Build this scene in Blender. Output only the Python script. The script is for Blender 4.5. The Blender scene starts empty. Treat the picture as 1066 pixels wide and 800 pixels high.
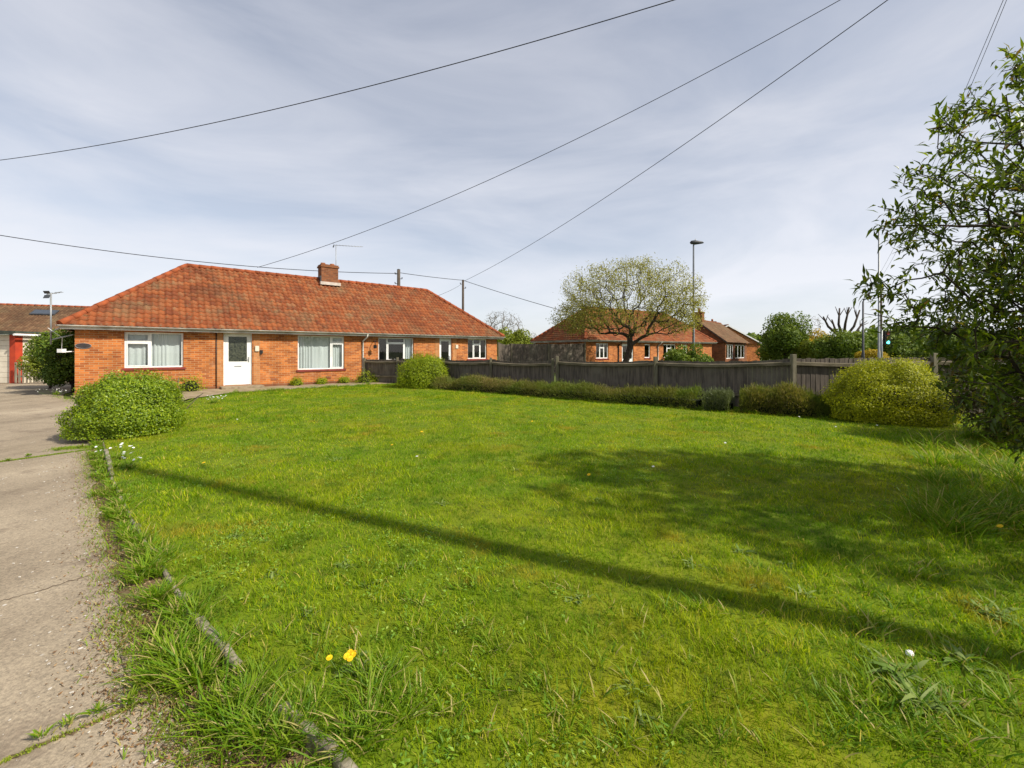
import bpy, bmesh, math, random
import numpy as np
from mathutils import Vector

# ------------------------------------------------------------------ camera, world, sun
sc = bpy.context.scene
PI = math.pi
F, HY, CH = 440.0, 366.0, 1.5          # focal (px of a 1066 wide frame), horizon row, eye height
cam = bpy.data.cameras.new('camera'); co = bpy.data.objects.new('camera', cam)
sc.collection.objects.link(co); sc.camera = co
co.location = (0, 0, CH); co.rotation_euler = (PI/2, 0, 0)
cam.sensor_width = 36; cam.lens = 36*F/1066; cam.shift_y = -(400-HY)/1066
cam.clip_start = .05; cam.clip_end = 5000

SUN_AZ = np.array([.91, -.415]); SUN_AZ /= np.linalg.norm(SUN_AZ)
SUN_EL = math.radians(42)
sl = bpy.data.lights.new('sun', 'SUN'); so = bpy.data.objects.new('sun', sl); sc.collection.objects.link(so)
sl.energy = 5.0; sl.angle = math.radians(.95); sl.color = (1, .93, .82)
sdir = Vector((SUN_AZ[0]*math.cos(SUN_EL), SUN_AZ[1]*math.cos(SUN_EL), math.sin(SUN_EL)))
so.rotation_euler = sdir.to_track_quat('Z', 'Y').to_euler(); so.location = (20, -10, 30)

w = bpy.data.worlds.new('World'); sc.world = w; w.use_nodes = True
nt = w.node_tree; nt.nodes.clear()
def N(t, tree, **k):
    n = tree.nodes.new(t)
    for a, b in k.items(): setattr(n, a, b)
    return n
def L(tree, a, b): tree.links.new(a, b)
out = N('ShaderNodeOutputWorld', nt); bg = N('ShaderNodeBackground', nt); bg.inputs[1].default_value = .1
sky = N('ShaderNodeTexSky', nt, sky_type='NISHITA', sun_disc=False)
sky.sun_elevation = SUN_EL; sky.sun_rotation = math.atan2(SUN_AZ[0], SUN_AZ[1])
sky.air_density = 1.0; sky.dust_density = 1.0
tc = N('ShaderNodeTexCoord', nt); mp = N('ShaderNodeMapping', nt)
mp.inputs['Scale'].default_value = (.9, 1.6, 4.2); mp.inputs['Rotation'].default_value = (0.0, .38, .3); mp.inputs['Location'].default_value = (3.1, .4, 1.2)
L(nt, tc.outputs['Generated'], mp.inputs['Vector'])
n1 = N('ShaderNodeTexNoise', nt); n1.inputs['Scale'].default_value = 1.5; n1.inputs['Detail'].default_value = 7; n1.inputs['Roughness'].default_value = .55; n1.inputs['Distortion'].default_value = .5
L(nt, mp.outputs[0], n1.inputs['Vector'])
r1 = N('ShaderNodeValToRGB', nt); r1.color_ramp.elements[0].position = .36; r1.color_ramp.elements[0].color = (.55, .55, .55, 1)
r1.color_ramp.elements[1].position = .66; r1.color_ramp.elements[1].color = (.97, .97, .97, 1)
L(nt, n1.outputs['Fac'], r1.inputs['Fac'])
# cloud colour: paler to the horizon, grey-lilac overhead
sep = N('ShaderNodeSeparateXYZ', nt); L(nt, tc.outputs['Generated'], sep.inputs[0])
r2 = N('ShaderNodeValToRGB', nt)
r2.color_ramp.elements[0].position = .0; r2.color_ramp.elements[0].color = (.76, .775, .81, 1)
r2.color_ramp.elements[1].position = .75; r2.color_ramp.elements[1].color = (.36, .385, .46, 1)
e = r2.color_ramp.elements.new(.25); e.color = (.62, .645, .715, 1)
L(nt, sep.outputs['Z'], r2.inputs['Fac'])
sc10 = N('ShaderNodeVectorMath', nt, operation='SCALE'); sc10.inputs['Scale'].default_value = 10.5
L(nt, r2.outputs['Color'], sc10.inputs[0])
mix = N('ShaderNodeMixRGB', nt); L(nt, r1.outputs['Color'], mix.inputs['Fac'])
L(nt, sky.outputs['Color'], mix.inputs['Color1']); L(nt, sc10.outputs[0], mix.inputs['Color2'])
L(nt, mix.outputs[0], bg.inputs[0]); L(nt, bg.outputs[0], out.inputs[0])

vs = sc.view_settings; vs.view_transform = 'Standard'; vs.look = 'None'; vs.gamma = 1; vs.exposure = .30; vs.use_curve_mapping = False
sc.render.engine = 'CYCLES'; sc.render.resolution_x = 1024; sc.render.resolution_y = 768
sc.cycles.max_bounces = 6; sc.cycles.transparent_max_bounces = 8

rng = np.random.default_rng(7); random.seed(7)
C = sc.collection
def G(x, y, h=0.0):
    """point at height h on the ray of photo pixel (x, y) below the horizon"""
    Y = F*(CH-h)/(y-HY); return np.array([(x-533)/F*Y, Y, h])
def at(x, y, Y): return np.array([(x-533)/F*Y, Y, CH+(HY-y)/F*Y])

# ------------------------------------------------------------------ mesh + object helpers
def tag(o, label=None, cat=None, group=None, kind=None):
    if label: o['label'] = label
    if cat: o['category'] = cat
    if group: o['group'] = group
    if kind: o['kind'] = kind
    return o
def empty(name, loc, label, cat, group=None, rz=0):
    o = bpy.data.objects.new(name, None); C.objects.link(o); o.location = loc; o.rotation_euler = (0, 0, rz)
    o.empty_display_size = .1
    return tag(o, label, cat, group)
def link_mesh(name, me, mats, parent=None):
    o = bpy.data.objects.new(name, me); C.objects.link(o)
    for m in (mats if isinstance(mats, (list, tuple)) else [mats]): me.materials.append(m)
    if parent is not None:
        o.parent = parent
        # geometry is given in world space when parent is unrotated: shift back
        off = -Vector(parent.location); p = parent.parent
        while p is not None: off -= Vector(p.location); p = p.parent
        me.transform(__import__('mathutils').Matrix.Translation(off))
    return o
def np_mesh(name, V, faces_n, smooth=False, attrs=None):
    """V (n,3); faces_n: list of int arrays (m,k) with k=3 or 4"""
    me = bpy.data.meshes.new(name)
    V = np.asarray(V, dtype=np.float32)
    me.vertices.add(len(V)); me.vertices.foreach_set('co', V.ravel())
    loops = np.concatenate([f.ravel() for f in faces_n]).astype(np.int32)
    tot = np.concatenate([np.full(len(f), f.shape[1], np.int32) for f in faces_n])
    start = np.concatenate([[0], np.cumsum(tot)[:-1]]).astype(np.int32)
    me.loops.add(len(loops)); me.loops.foreach_set('vertex_index', loops)
    me.polygons.add(len(tot)); me.polygons.foreach_set('loop_start', start); me.polygons.foreach_set('loop_total', tot)
    if smooth: me.polygons.foreach_set('use_smooth', np.ones(len(tot), bool))
    for k, a in (attrs or {}).items():
        at_ = me.attributes.new(k, 'FLOAT', 'POINT'); at_.data.foreach_set('value', np.asarray(a, np.float32))
    me.update(calc_edges=True); me.validate()
    return me
class MB:
    def __init__(s): s.v = []; s.f = []; s.uv = []; s.sm = []
    def face(s, pts, uv=None, sm=False):
        i = len(s.v); s.v += [tuple(p) for p in pts]; s.f.append(list(range(i, i+len(pts))))
        s.uv.append(uv); s.sm.append(sm)
    def box(s, o, ax, ay, az):
        """o corner, ax ay az edge vectors (right handed)"""
        o, ax, ay, az = (np.array(q, float) for q in (o, ax, ay, az))
        if np.dot(np.cross(ax, ay), az) < 0: ax, ay = ay, ax
        P = [o, o+ax, o+ax+ay, o+ay, o+az, o+ax+az, o+ax+ay+az, o+ay+az]
        i = len(s.v); s.v += [tuple(p) for p in P]
        lx, ly, lz = (np.linalg.norm(q) for q in (ax, ay, az))
        for f, (a, b) in zip([(0,3,2,1),(4,5,6,7),(0,1,5,4),(2,3,7,6),(1,2,6,5),(3,0,4,7)], [(ly,lx),(lx,ly),(lx,lz),(lx,lz),(ly,lz),(ly,lz)]):
            s.f.append([i+k for k in f]); s.uv.append([(0,0),(a,0),(a,b),(0,b)]); s.sm.append(False)
        return s
    def cbox(s, c, d):
        c = np.array(c, float); d = np.array(d, float)
        return s.box(c-d/2, (d[0],0,0), (0,d[1],0), (0,0,d[2]))
    def tube(s, pts, rad, n=8, cap=True):
        pts = [Vector(p) for p in pts]; m = len(pts)
        if not hasattr(rad, '__len__'): rad = [rad]*m
        i0 = len(s.v); prev = None
        for k, p in enumerate(pts):
            t = (pts[min(k+1, m-1)]-pts[max(k-1, 0)]).normalized()
            a = prev if prev is not None else (Vector((0,0,1)) if abs(t.z) < .9 else Vector((1,0,0)))
            x = (a-t*a.dot(t)).normalized(); y = t.cross(x); prev = x
            for j in range(n):
                an = 2*PI*j/n; q = p+(x*math.cos(an)+y*math.sin(an))*rad[k]; s.v.append(tuple(q))
        for k in range(m-1):
            for j in range(n):
                a = i0+k*n+j; b = i0+k*n+(j+1) % n
                s.f.append([a, b, b+n, a+n]); s.uv.append(None); s.sm.append(True)
        if cap:
            s.f.append([i0+j for j in range(n)][::-1]); s.uv.append(None); s.sm.append(False)
            s.f.append([i0+(m-1)*n+j for j in range(n)]); s.uv.append(None); s.sm.append(False)
        return s
    def build(s, name, m, parent=None, bevel=0):
        me = bpy.data.meshes.new(name); me.from_pydata(s.v, [], s.f)
        uvl = me.uv_layers.new(name='UVMap')
        for p, uv in zip(me.polygons, s.uv):
            if uv:
                for li, c in zip(p.loop_indices, uv): uvl.data[li].uv = c
        me.polygons.foreach_set('use_smooth', s.sm); me.update()
        o = link_mesh(name, me, m, parent)
        if bevel:
            b = o.modifiers.new('b', 'BEVEL'); b.width = bevel; b.segments = 2; b.limit_method = 'ANGLE'
        return o

# ------------------------------------------------------------------ materials
def mat(name, c1, c2=None, scale=5, rough=.7, bump=0, bscale=None, detail=4, spec=.3, coord='Object', stretch=(1,1,1), lo=.35, hi=.65, c3=None, s3=1, metallic=0):
    m = bpy.data.materials.new(name); m.use_nodes = True; t = m.node_tree; b = t.nodes['Principled BSDF']
    b.inputs['Roughness'].default_value = rough; b.inputs['Specular IOR Level'].default_value = spec; b.inputs['Metallic'].default_value = metallic
    c2 = c2 or tuple(x*.75 for x in c1)
    tc = N('ShaderNodeTexCoord', t); mp = N('ShaderNodeMapping', t); mp.inputs['Scale'].default_value = stretch
    L(t, tc.outputs[coord], mp.inputs[0])
    n = N('ShaderNodeTexNoise', t); n.inputs['Scale'].default_value = scale; n.inputs['Detail'].default_value = detail
    L(t, mp.outputs[0], n.inputs['Vector'])
    r = N('ShaderNodeValToRGB', t); r.color_ramp.elements[0].position = lo; r.color_ramp.elements[1].position = hi
    r.color_ramp.elements[0].color = (*c2, 1); r.color_ramp.elements[1].color = (*c1, 1)
    L(t, n.outputs['Fac'], r.inputs['Fac']); col = r.outputs['Color']
    if c3:
        n3 = N('ShaderNodeTexNoise', t); n3.inputs['Scale'].default_value = s3; n3.inputs['Detail'].default_value = 5
        L(t, tc.outputs[coord], n3.inputs['Vector'])
        r3 = N('ShaderNodeValToRGB', t); r3.color_ramp.elements[0].position = .5; r3.color_ramp.elements[1].position = .66
        r3.color_ramp.elements[0].color = (0,0,0,1); r3.color_ramp.elements[1].color = (1,1,1,1)
        L(t, n3.outputs['Fac'], r3.inputs['Fac'])
        mx = N('ShaderNodeMixRGB', t); L(t, r3.outputs['Color'], mx.inputs['Fac']); L(t, col, mx.inputs['Color1']); mx.inputs['Color2'].default_value = (*c3, 1)
        col = mx.outputs[0]
    L(t, col, b.inputs['Base Color'])
    if bump:
        nb = N('ShaderNodeTexNoise', t); nb.inputs['Scale'].default_value = bscale or scale*4; nb.inputs['Detail'].default_value = 5
        L(t, mp.outputs[0], nb.inputs['Vector'])
        bp = N('ShaderNodeBump', t); bp.inputs['Strength'].default_value = bump; bp.inputs['Distance'].default_value = .01
        L(t, nb.outputs['Fac'], bp.inputs['Height']); L(t, bp.outputs[0], b.inputs['Normal'])
    return m
def leaf_mat(name, ramp, trans=.35, patch=None, pscale=.6, rough=.6, tipcol=None, spec=.25):
    """colour by per-leaf 'rnd' attribute through a ramp; optional world-space patches"""
    m = bpy.data.materials.new(name); m.use_nodes = True; t = m.node_tree; b = t.nodes['Principled BSDF']
    b.inputs['Roughness'].default_value = rough; b.inputs['Specular IOR Level'].default_value = spec
    a = N('ShaderNodeAttribute', t, attribute_name='rnd')
    r = N('ShaderNodeValToRGB', t)
    while len(r.color_ramp.elements) < len(ramp): r.color_ramp.elements.new(.5)
    for el, (p, c) in zip(r.color_ramp.elements, ramp): el.position = p; el.color = (*c, 1)
    L(t, a.outputs['Fac'], r.inputs['Fac']); col = r.outputs['Color']
    tc = N('ShaderNodeTexCoord', t)
    for k, (pc, ps, plo, phi, off) in enumerate(patch or []):
        mp = N('ShaderNodeMapping', t); mp.inputs['Location'].default_value = (off, off*2, 0); L(t, tc.outputs['Object'], mp.inputs[0])
        n = N('ShaderNodeTexNoise', t); n.inputs['Scale'].default_value = ps; n.inputs['Detail'].default_value = 6; n.inputs['Roughness'].default_value = .6
        L(t, mp.outputs[0], n.inputs['Vector'])
        rr = N('ShaderNodeMapRange', t); rr.inputs['From Min'].default_value = plo; rr.inputs['From Max'].default_value = phi
        L(t, n.outputs['Fac'], rr.inputs['Value'])
        ml = N('ShaderNodeMath', t, operation='MULTIPLY'); L(t, rr.outputs[0], ml.inputs[0]); ml.inputs[1].default_value = .8
        mx = N('ShaderNodeMixRGB', t); L(t, ml.outputs[0], mx.inputs['Fac']); L(t, col, mx.inputs['Color1']); mx.inputs['Color2'].default_value = (*pc, 1)
        col = mx.outputs[0]
    L(t, col, b.inputs['Base Color'])
    tr = N('ShaderNodeBsdfTranslucent', t); hs = N('ShaderNodeMixRGB', t, blend_type='MULTIPLY'); hs.inputs['Fac'].default_value = 1
    L(t, col, hs.inputs['Color1']); hs.inputs['Color2'].default_value = (1.5, 1.5, .6, 1); L(t, hs.outputs[0], tr.inputs['Color'])
    ms = N('ShaderNodeMixShader', t); ms.inputs[0].default_value = trans
    L(t, b.outputs[0], ms.inputs[1]); L(t, tr.outputs[0], ms.inputs[2])
    L(t, ms.outputs[0], t.nodes['Material Output'].inputs['Surface'])
    return m
def brick_mat(name, c1, c2, mortar):
    m = bpy.data.materials.new(name); m.use_nodes = True; t = m.node_tree; b = t.nodes['Principled BSDF']
    b.inputs['Roughness'].default_value = .9; b.inputs['Specular IOR Level'].default_value = .15
    tc = N('ShaderNodeTexCoord', t); br = N('ShaderNodeTexBrick', t)
    br.inputs['Scale'].default_value = 1; br.inputs['Brick Width'].default_value = .225; br.inputs['Row Height'].default_value = .075
    br.inputs['Mortar Size'].default_value = .006; br.inputs['Mortar Smooth'].default_value = .2; br.inputs['Bias'].default_value = -.1
    br.inputs['Color1'].default_value = (*c1, 1); br.inputs['Color2'].default_value = (*c2, 1); br.inputs['Mortar'].default_value = (*mortar, 1)
    L(t, tc.outputs['UV'], br.inputs['Vector'])
    n = N('ShaderNodeTexNoise', t); n.inputs['Scale'].default_value = 1.3; n.inputs['Detail'].default_value = 8; n.inputs['Roughness'].default_value = .65
    L(t, tc.outputs['UV'], n.inputs['Vector'])
    mr = N('ShaderNodeMapRange', t); mr.inputs['From Min'].default_value = .3; mr.inputs['From Max'].default_value = .7; mr.inputs['To Min'].default_value = .68; mr.inputs['To Max'].default_value = 1.18
    L(t, n.outputs['Fac'], mr.inputs['Value'])
    mx = N('ShaderNodeVectorMath', t, operation='SCALE'); L(t, br.outputs['Color'], mx.inputs[0]); L(t, mr.outputs[0], mx.inputs['Scale'])
    n2 = N('ShaderNodeTexNoise', t); n2.inputs['Scale'].default_value = 2.4; n2.inputs['Detail'].default_value = 7; n2.inputs['Roughness'].default_value = .7
    mp2 = N('ShaderNodeMapping', t); mp2.inputs['Location'].default_value = (7, 3, 0); L(t, tc.outputs['UV'], mp2.inputs[0]); L(t, mp2.outputs[0], n2.inputs['Vector'])
    m2 = N('ShaderNodeMapRange', t); m2.inputs['From Min'].default_value = .56; m2.inputs['From Max'].default_value = .74; m2.inputs['To Max'].default_value = .4; L(t, n2.outputs['Fac'], m2.inputs['Value'])
    mm = N('ShaderNodeMixRGB', t); L(t, m2.outputs[0], mm.inputs['Fac']); L(t, mx.outputs[0], mm.inputs['Color1']); mm.inputs['Color2'].default_value = (.50,.33,.20,1)
    L(t, mm.outputs[0], b.inputs['Base Color'])
    bp = N('ShaderNodeBump', t); bp.inputs['Strength'].default_value = .6; bp.inputs['Distance'].default_value = .006; bp.invert = True
    L(t, br.outputs['Fac'], bp.inputs['Height']); L(t, bp.outputs[0], b.inputs['Normal'])
    return m
def tile_mat(name, ramp, lichen=(.16,.13,.07), dirt=.5):
    m = leaf_mat(name, ramp, trans=0, patch=[(lichen, .9, .50, .80, 3), (lichen, 9, .53, .72, 7), (tuple(x*.55 for x in ramp[0][1]), .35, .5, .75, 11), ((.06,.035,.02), 22, .55, .75, 5)], rough=.85, spec=.2)
    t = m.node_tree; b = t.nodes['Principled BSDF']
    L(t, b.outputs[0], t.nodes['Material Output'].inputs['Surface'])
    return m
def glass_mat(name, tint=(.02,.025,.03)):
    m = bpy.data.materials.new(name); m.use_nodes = True; t = m.node_tree; t.nodes.remove(t.nodes['Principled BSDF'])
    tr = N('ShaderNodeBsdfTransparent', t); gl = N('ShaderNodeBsdfGlossy', t); gl.inputs['Roughness'].default_value = .02
    tr.inputs['Color'].default_value = (.82, .87, .86, 1)
    lw = N('ShaderNodeLayerWeight', t); pw = N('ShaderNodeMath', t, operation='POWER'); L(t, lw.outputs['Facing'], pw.inputs[0]); pw.inputs[1].default_value = 3.5
    fr = N('ShaderNodeMath', t, operation='MULTIPLY_ADD'); L(t, pw.outputs[0], fr.inputs[0]); fr.inputs[1].default_value = .8; fr.inputs[2].default_value = .07
    ms = N('ShaderNodeMixShader', t); L(t, fr.outputs[0], ms.inputs[0]); L(t, tr.outputs[0], ms.inputs[1]); L(t, gl.outputs[0], ms.inputs[2])
    L(t, ms.outputs[0], t.nodes['Material Output'].inputs['Surface'])
    return m
M = {}
M['brick'] = brick_mat('brick', (.54,.18,.045), (.25,.065,.020), (.46,.31,.17))
M['brick_pale'] = brick_mat('brick_pale', (.50,.22,.08), (.38,.15,.05), (.42,.28,.17))
M['brick_stack'] = brick_mat('brick_stack', (.26,.095,.04), (.14,.05,.025), (.20,.14,.09))
M['tile'] = tile_mat('tile', [(0,(.165,.047,.020)), (.4,(.225,.063,.022)), (.8,(.285,.084,.027)), (1,(.25,.11,.05))])
M['tile_brown'] = tile_mat('tile_brown', [(0,(.11,.06,.035)), (.5,(.15,.08,.042)), (1,(.19,.11,.06))])
M['ridge'] = mat('ridge', (.33,.08,.024), (.20,.055,.02), scale=4, rough=.85, bump=.3)
M['white'] = mat('white', (.80,.80,.78), (.68,.68,.65), scale=3, rough=.4, spec=.4)
M['gutter'] = mat('gutter', (.52,.50,.45), (.30,.28,.24), scale=2.5, rough=.6)
M['soffit'] = mat('soffit', (.09,.06,.045), (.06,.045,.035), scale=4, rough=.8)
M['sill'] = mat('sill', (.22,.035,.025), (.15,.03,.02), scale=6, rough=.6)
M['glass'] = glass_mat('glass')
M['curtain'] = mat('curtain', (.66,.67,.66), (.55,.56,.56), scale=2, rough=.95, stretch=(1,1,.1))
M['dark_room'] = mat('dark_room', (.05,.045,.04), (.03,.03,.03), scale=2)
M['black'] = mat('black', (.02,.02,.02), (.012,.012,.012), scale=5, rough=.5)
M['grey_metal'] = mat('grey_metal', (.33,.34,.34), (.25,.26,.26), scale=3, rough=.45, metallic=.3)
M['dark_metal'] = mat('dark_metal', (.06,.065,.07), (.04,.04,.045), scale=3, rough=.5)
M['concrete'] = mat('concrete', (.36,.31,.25), (.24,.20,.16), scale=9, rough=.9, bump=.5, bscale=60, c3=(.16,.15,.10), s3=3)
M['kerb'] = mat('kerb', (.34,.30,.22), (.20,.17,.12), scale=14, rough=.95, bump=.6, bscale=60, c3=(.13,.13,.05), s3=8)
M['fence'] = mat('fence_wood', (.15,.122,.095), (.075,.062,.05), scale=3, rough=.9, bump=.5, bscale=14, stretch=(6,6,.7), c3=(.15,.13,.10), s3=1.5)
M['rail'] = mat('rail_wood', (.20,.165,.11), (.10,.085,.05), scale=3, rough=.9, bump=.4, bscale=20, stretch=(1,1,4))
M['post'] = mat('post_wood', (.20,.175,.12), (.11,.10,.06), scale=4, rough=.9, bump=.4, bscale=20, stretch=(5,5,.8))
M['bark'] = mat('bark', (.075,.055,.04), (.035,.027,.02), scale=6, rough=.95, bump=.6, stretch=(3,3,.8))
M['bark_pale'] = mat('bark_pale', (.17,.14,.10), (.09,.07,.05), scale=6, rough=.95, bump=.4, stretch=(3,3,.8))
M['pole'] = mat('pole_wood', (.11,.085,.06), (.06,.045,.035), scale=6, rough=.9, bump=.4, stretch=(5,5,.5))
M['cable'] = mat('cable', (.03,.03,.035), (.02,.02,.025), rough=.6)
M['soil'] = mat('soil', (.19,.125,.07), (.08,.052,.03), scale=7, rough=1, bump=.8, bscale=40, c3=(.10,.10,.03), s3=2.5)
M['garage_red'] = mat('garage_red', (.50,.06,.02), (.38,.045,.02), scale=4, rough=.7)
M['cream'] = mat('cream', (.72,.66,.53), (.60,.54,.42), scale=2, rough=.6)
M['felt'] = mat('felt', (.06,.075,.055), (.04,.05,.04), scale=5, rough=.9)
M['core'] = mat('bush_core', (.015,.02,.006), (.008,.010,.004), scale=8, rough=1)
M['path'] = mat('path', (.36,.28,.18), (.22,.165,.10), scale=3, rough=.95, bump=.5, bscale=40, c3=(.20,.19,.07), s3=1.3)
M['step'] = mat('step', (.30,.24,.16), (.20,.15,.09), scale=8, rough=.9, bump=.4)

# driveway: worn asphalt/concrete with aggregate, pale stone specks and stains
def drive_mat():
    m = bpy.data.materials.new('driveway'); m.use_nodes = True; t = m.node_tree; b = t.nodes['Principled BSDF']
    b.inputs['Roughness'].default_value = .9; b.inputs['Specular IOR Level'].default_value = .2
    tc = N('ShaderNodeTexCoord', t)
    def noise(s, d=6, r=.6, st=(1,1,1)):
        mp = N('ShaderNodeMapping', t); mp.inputs['Scale'].default_value = st; L(t, tc.outputs['Object'], mp.inputs[0])
        n = N('ShaderNodeTexNoise', t); n.inputs['Scale'].default_value = s; n.inputs['Detail'].default_value = d; n.inputs['Roughness'].default_value = r
        L(t, mp.outputs[0], n.inputs['Vector']); return n.outputs['Fac']
    def ramp(f, a, b_, c1, c2):
        r = N('ShaderNodeValToRGB', t); r.color_ramp.elements[0].position = a; r.color_ramp.elements[1].position = b_
        r.color_ramp.elements[0].color = (*c1,1); r.color_ramp.elements[1].color = (*c2,1); L(t, f, r.inputs['Fac']); return r.outputs['Color']
    base = ramp(noise(.7, 8, .65, (1,.6,1)), .35, .68, (.245,.198,.140), (.41,.34,.245))
    grain = ramp(noise(70, 5, .8), .32, .70, (.45,.45,.45), (1.45,1.42,1.36))
    mx = N('ShaderNodeMixRGB', t, blend_type='MULTIPLY'); mx.inputs['Fac'].default_value = .85; L(t, base, mx.inputs[1]); L(t, grain, mx.inputs[2])
    st = ramp(noise(2.2, 7, .7), .54, .70, (0,0,0), (1,1,1))
    m2 = N('ShaderNodeMixRGB', t); L(t, st, m2.inputs['Fac']); L(t, mx.outputs[0], m2.inputs[1]); m2.inputs[2].default_value = (.16,.12,.085,1)
    vo = N('ShaderNodeTexVoronoi', t); vo.inputs['Scale'].default_value = 17; L(t, tc.outputs['Object'], vo.inputs['Vector'])
    sp = ramp(vo.outputs['Distance'], .13, .19, (1,1,1), (0,0,0))
    sel = ramp(noise(3.1, 5, .7), .54, .60, (0,0,0), (1,1,1))
    ml = N('ShaderNodeMixRGB', t, blend_type='MULTIPLY'); ml.inputs['Fac'].default_value = 1; L(t, sp, ml.inputs[1]); L(t, sel, ml.inputs[2])
    m3 = N('ShaderNodeMixRGB', t); L(t, ml.outputs[0], m3.inputs['Fac']); L(t, m2.outputs[0], m3.inputs[1]); m3.inputs[2].default_value = (.62,.58,.52,1)
    L(t, m3.outputs[0], b.inputs['Base Color'])
    bp = N('ShaderNodeBump', t); bp.inputs['Strength'].default_value = .7; bp.inputs['Distance'].default_value = .006
    L(t, noise(90, 4, .7), bp.inputs['Height']); L(t, bp.outputs[0], b.inputs['Normal'])
    return m
M['drive'] = drive_mat()
GRASS_PATCH = [((.32,.33,.006), .55, .48, .75, 2), ((.10,.23,.006), .9, .47, .66, 9), ((.42,.27,.04), 1.7, .57, .70, 17), ((.05,.13,.008), 3.2, .50, .68, 29)]
M['lawn_soil'] = leaf_mat('lawn_soil', [(0,(.13,.185,.005)), (1,(.16,.215,.006))], trans=0, patch=[((.24,.22,.010), .55, .47, .72, 2), ((.05,.08,.004), 9, .48, .66, 5)], rough=1)
M['grass'] = leaf_mat('grass', [(0,(.09,.19,.005)), (.5,(.25,.35,.005)), (.85,(.46,.51,.010)), (1,(.58,.46,.12))], trans=.42, patch=GRASS_PATCH, rough=.7, spec=.12)
M['long_grass'] = leaf_mat('long_grass', [(0,(.09,.20,.008)), (.5,(.18,.29,.010)), (.85,(.27,.33,.03)), (1,(.46,.38,.15))], trans=.4, rough=.5, spec=.2)
M['clover'] = leaf_mat('clover', [(0,(.10,.21,.02)), (.7,(.20,.34,.03)), (1,(.33,.42,.08))], trans=.25, rough=.55, spec=.3)
M['weed'] = leaf_mat('weed', [(0,(.12,.20,.03)), (1,(.24,.30,.08))], trans=.25, rough=.55, spec=.3)
M['privet'] = leaf_mat('privet', [(0,(.06,.12,.008)), (.6,(.19,.28,.008)), (1,(.40,.46,.012))], trans=.3, rough=.45, spec=.4)
M['gold_bush'] = leaf_mat('gold_bush', [(0,(.08,.11,.006)), (.5,(.29,.32,.008)), (1,(.64,.60,.015))], trans=.3, rough=.5)
M['round_bush'] = leaf_mat('round_bush', [(0,(.08,.13,.006)), (.6,(.24,.31,.008)), (1,(.44,.46,.014))], trans=.3, rough=.5)
M['heather'] = leaf_mat('heather', [(0,(.10,.11,.02)), (.5,(.18,.18,.035)), (.85,(.28,.21,.09)), (1,(.38,.26,.15))], trans=.3, patch=[((.12,.18,.02), .8, .45, .6, 3)])
M['conifer'] = leaf_mat('conifer', [(0,(.03,.06,.006)), (.6,(.075,.13,.010)), (1,(.17,.22,.015))], trans=.2)
M['shrub_leaf'] = leaf_mat('shrub_leaf', [(0,(.04,.065,.008)), (.6,(.10,.15,.012)), (.9,(.21,.26,.018)), (1,(.15,.085,.03))], trans=.4, rough=.4, spec=.4)
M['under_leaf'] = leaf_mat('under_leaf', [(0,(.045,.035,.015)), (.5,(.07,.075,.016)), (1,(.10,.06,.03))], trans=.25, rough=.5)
M['spring_leaf'] = leaf_mat('spring_leaf', [(0,(.19,.17,.05)), (.5,(.27,.27,.05)), (1,(.42,.40,.14))], trans=.4)
M['far_green'] = leaf_mat('far_green', [(0,(.06,.11,.012)), (.6,(.12,.18,.02)), (1,(.20,.24,.03))], trans=.25)
M['far_lime'] = leaf_mat('far_lime', [(0,(.10,.14,.015)), (.6,(.18,.22,.02)), (1,(.26,.28,.03))], trans=.3)
M['far_gold'] = leaf_mat('far_gold', [(0,(.22,.18,.02)), (.6,(.38,.28,.02)), (1,(.5,.36,.03))], trans=.3)
M['far_bare'] = leaf_mat('far_bare', [(0,(.14,.12,.09)), (.6,(.20,.17,.13)), (1,(.26,.23,.17))], trans=.2)
M['litter'] = leaf_mat('litter', [(0,(.10,.055,.025)), (.6,(.22,.12,.05)), (1,(.40,.30,.18))], trans=.1)
M['white_fl'] = mat('white_flower', (.85,.85,.8), (.75,.75,.7), scale=20, rough=.6)
M['yellow_fl'] = mat('yellow_flower', (.90,.62,.01), (.80,.50,.01), scale=20, rough=.6)
M['stone'] = mat('stone', (.62,.58,.50), (.36,.32,.27), scale=20, rough=.9)
M['red_pot'] = mat('pot', (.30,.11,.05), (.2,.08,.04), rough=.9)

# ------------------------------------------------------------------ ground, lawn, drive
def sheet(name, pts, z, m, sub=0):
    bm = bmesh.new(); f = bm.faces.new([bm.verts.new((p[0], p[1], z)) for p in pts])
    if f.normal.z < 0: f.normal_flip()
    bmesh.ops.triangulate(bm, faces=[f])
    bm.normal_update()
    for q in bm.faces:
        if q.normal.z < 0: q.normal_flip()
    me = bpy.data.meshes.new(name); bm.to_mesh(me); bm.free()
    return tag(link_mesh(name, me, m), kind='structure')
M['ground'] = mat('ground', (.10,.125,.02), (.065,.085,.015), scale=.3, rough=1, detail=8)
sheet('ground', [(-900,-300),(900,-300),(900,1500),(-900,1500)], 0, M['ground'])
kpx = [(108,462),(117,500),(140,548),(178,607),(206,655),(250,705),(292,748),(350,800)]
kerb_line = [G(x, y)[:2] for x, y in kpx] + [np.array([-.20,1.15]), np.array([.35,.3])]
lawn_poly = [tuple(p) for p in kerb_line] + [(.6,-2),(11,-2),(13,4),(13,9.6),(6.9,10.5),(-5.2,19.0),(-6.3,18.15),(-8.75,15.95),(-9.75,14.5),(-9.75,12.9),(-8.9,10.9),(-7.3,8.9)]
sheet('lawn', lawn_poly, .05, M['lawn_soil'])
drive_edge = [G(x, y)[:2] for x, y in [(92,470),(97,500),(109,560),(131,640),(148,690),(186,745),(222,800)]]
_de = []
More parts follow.
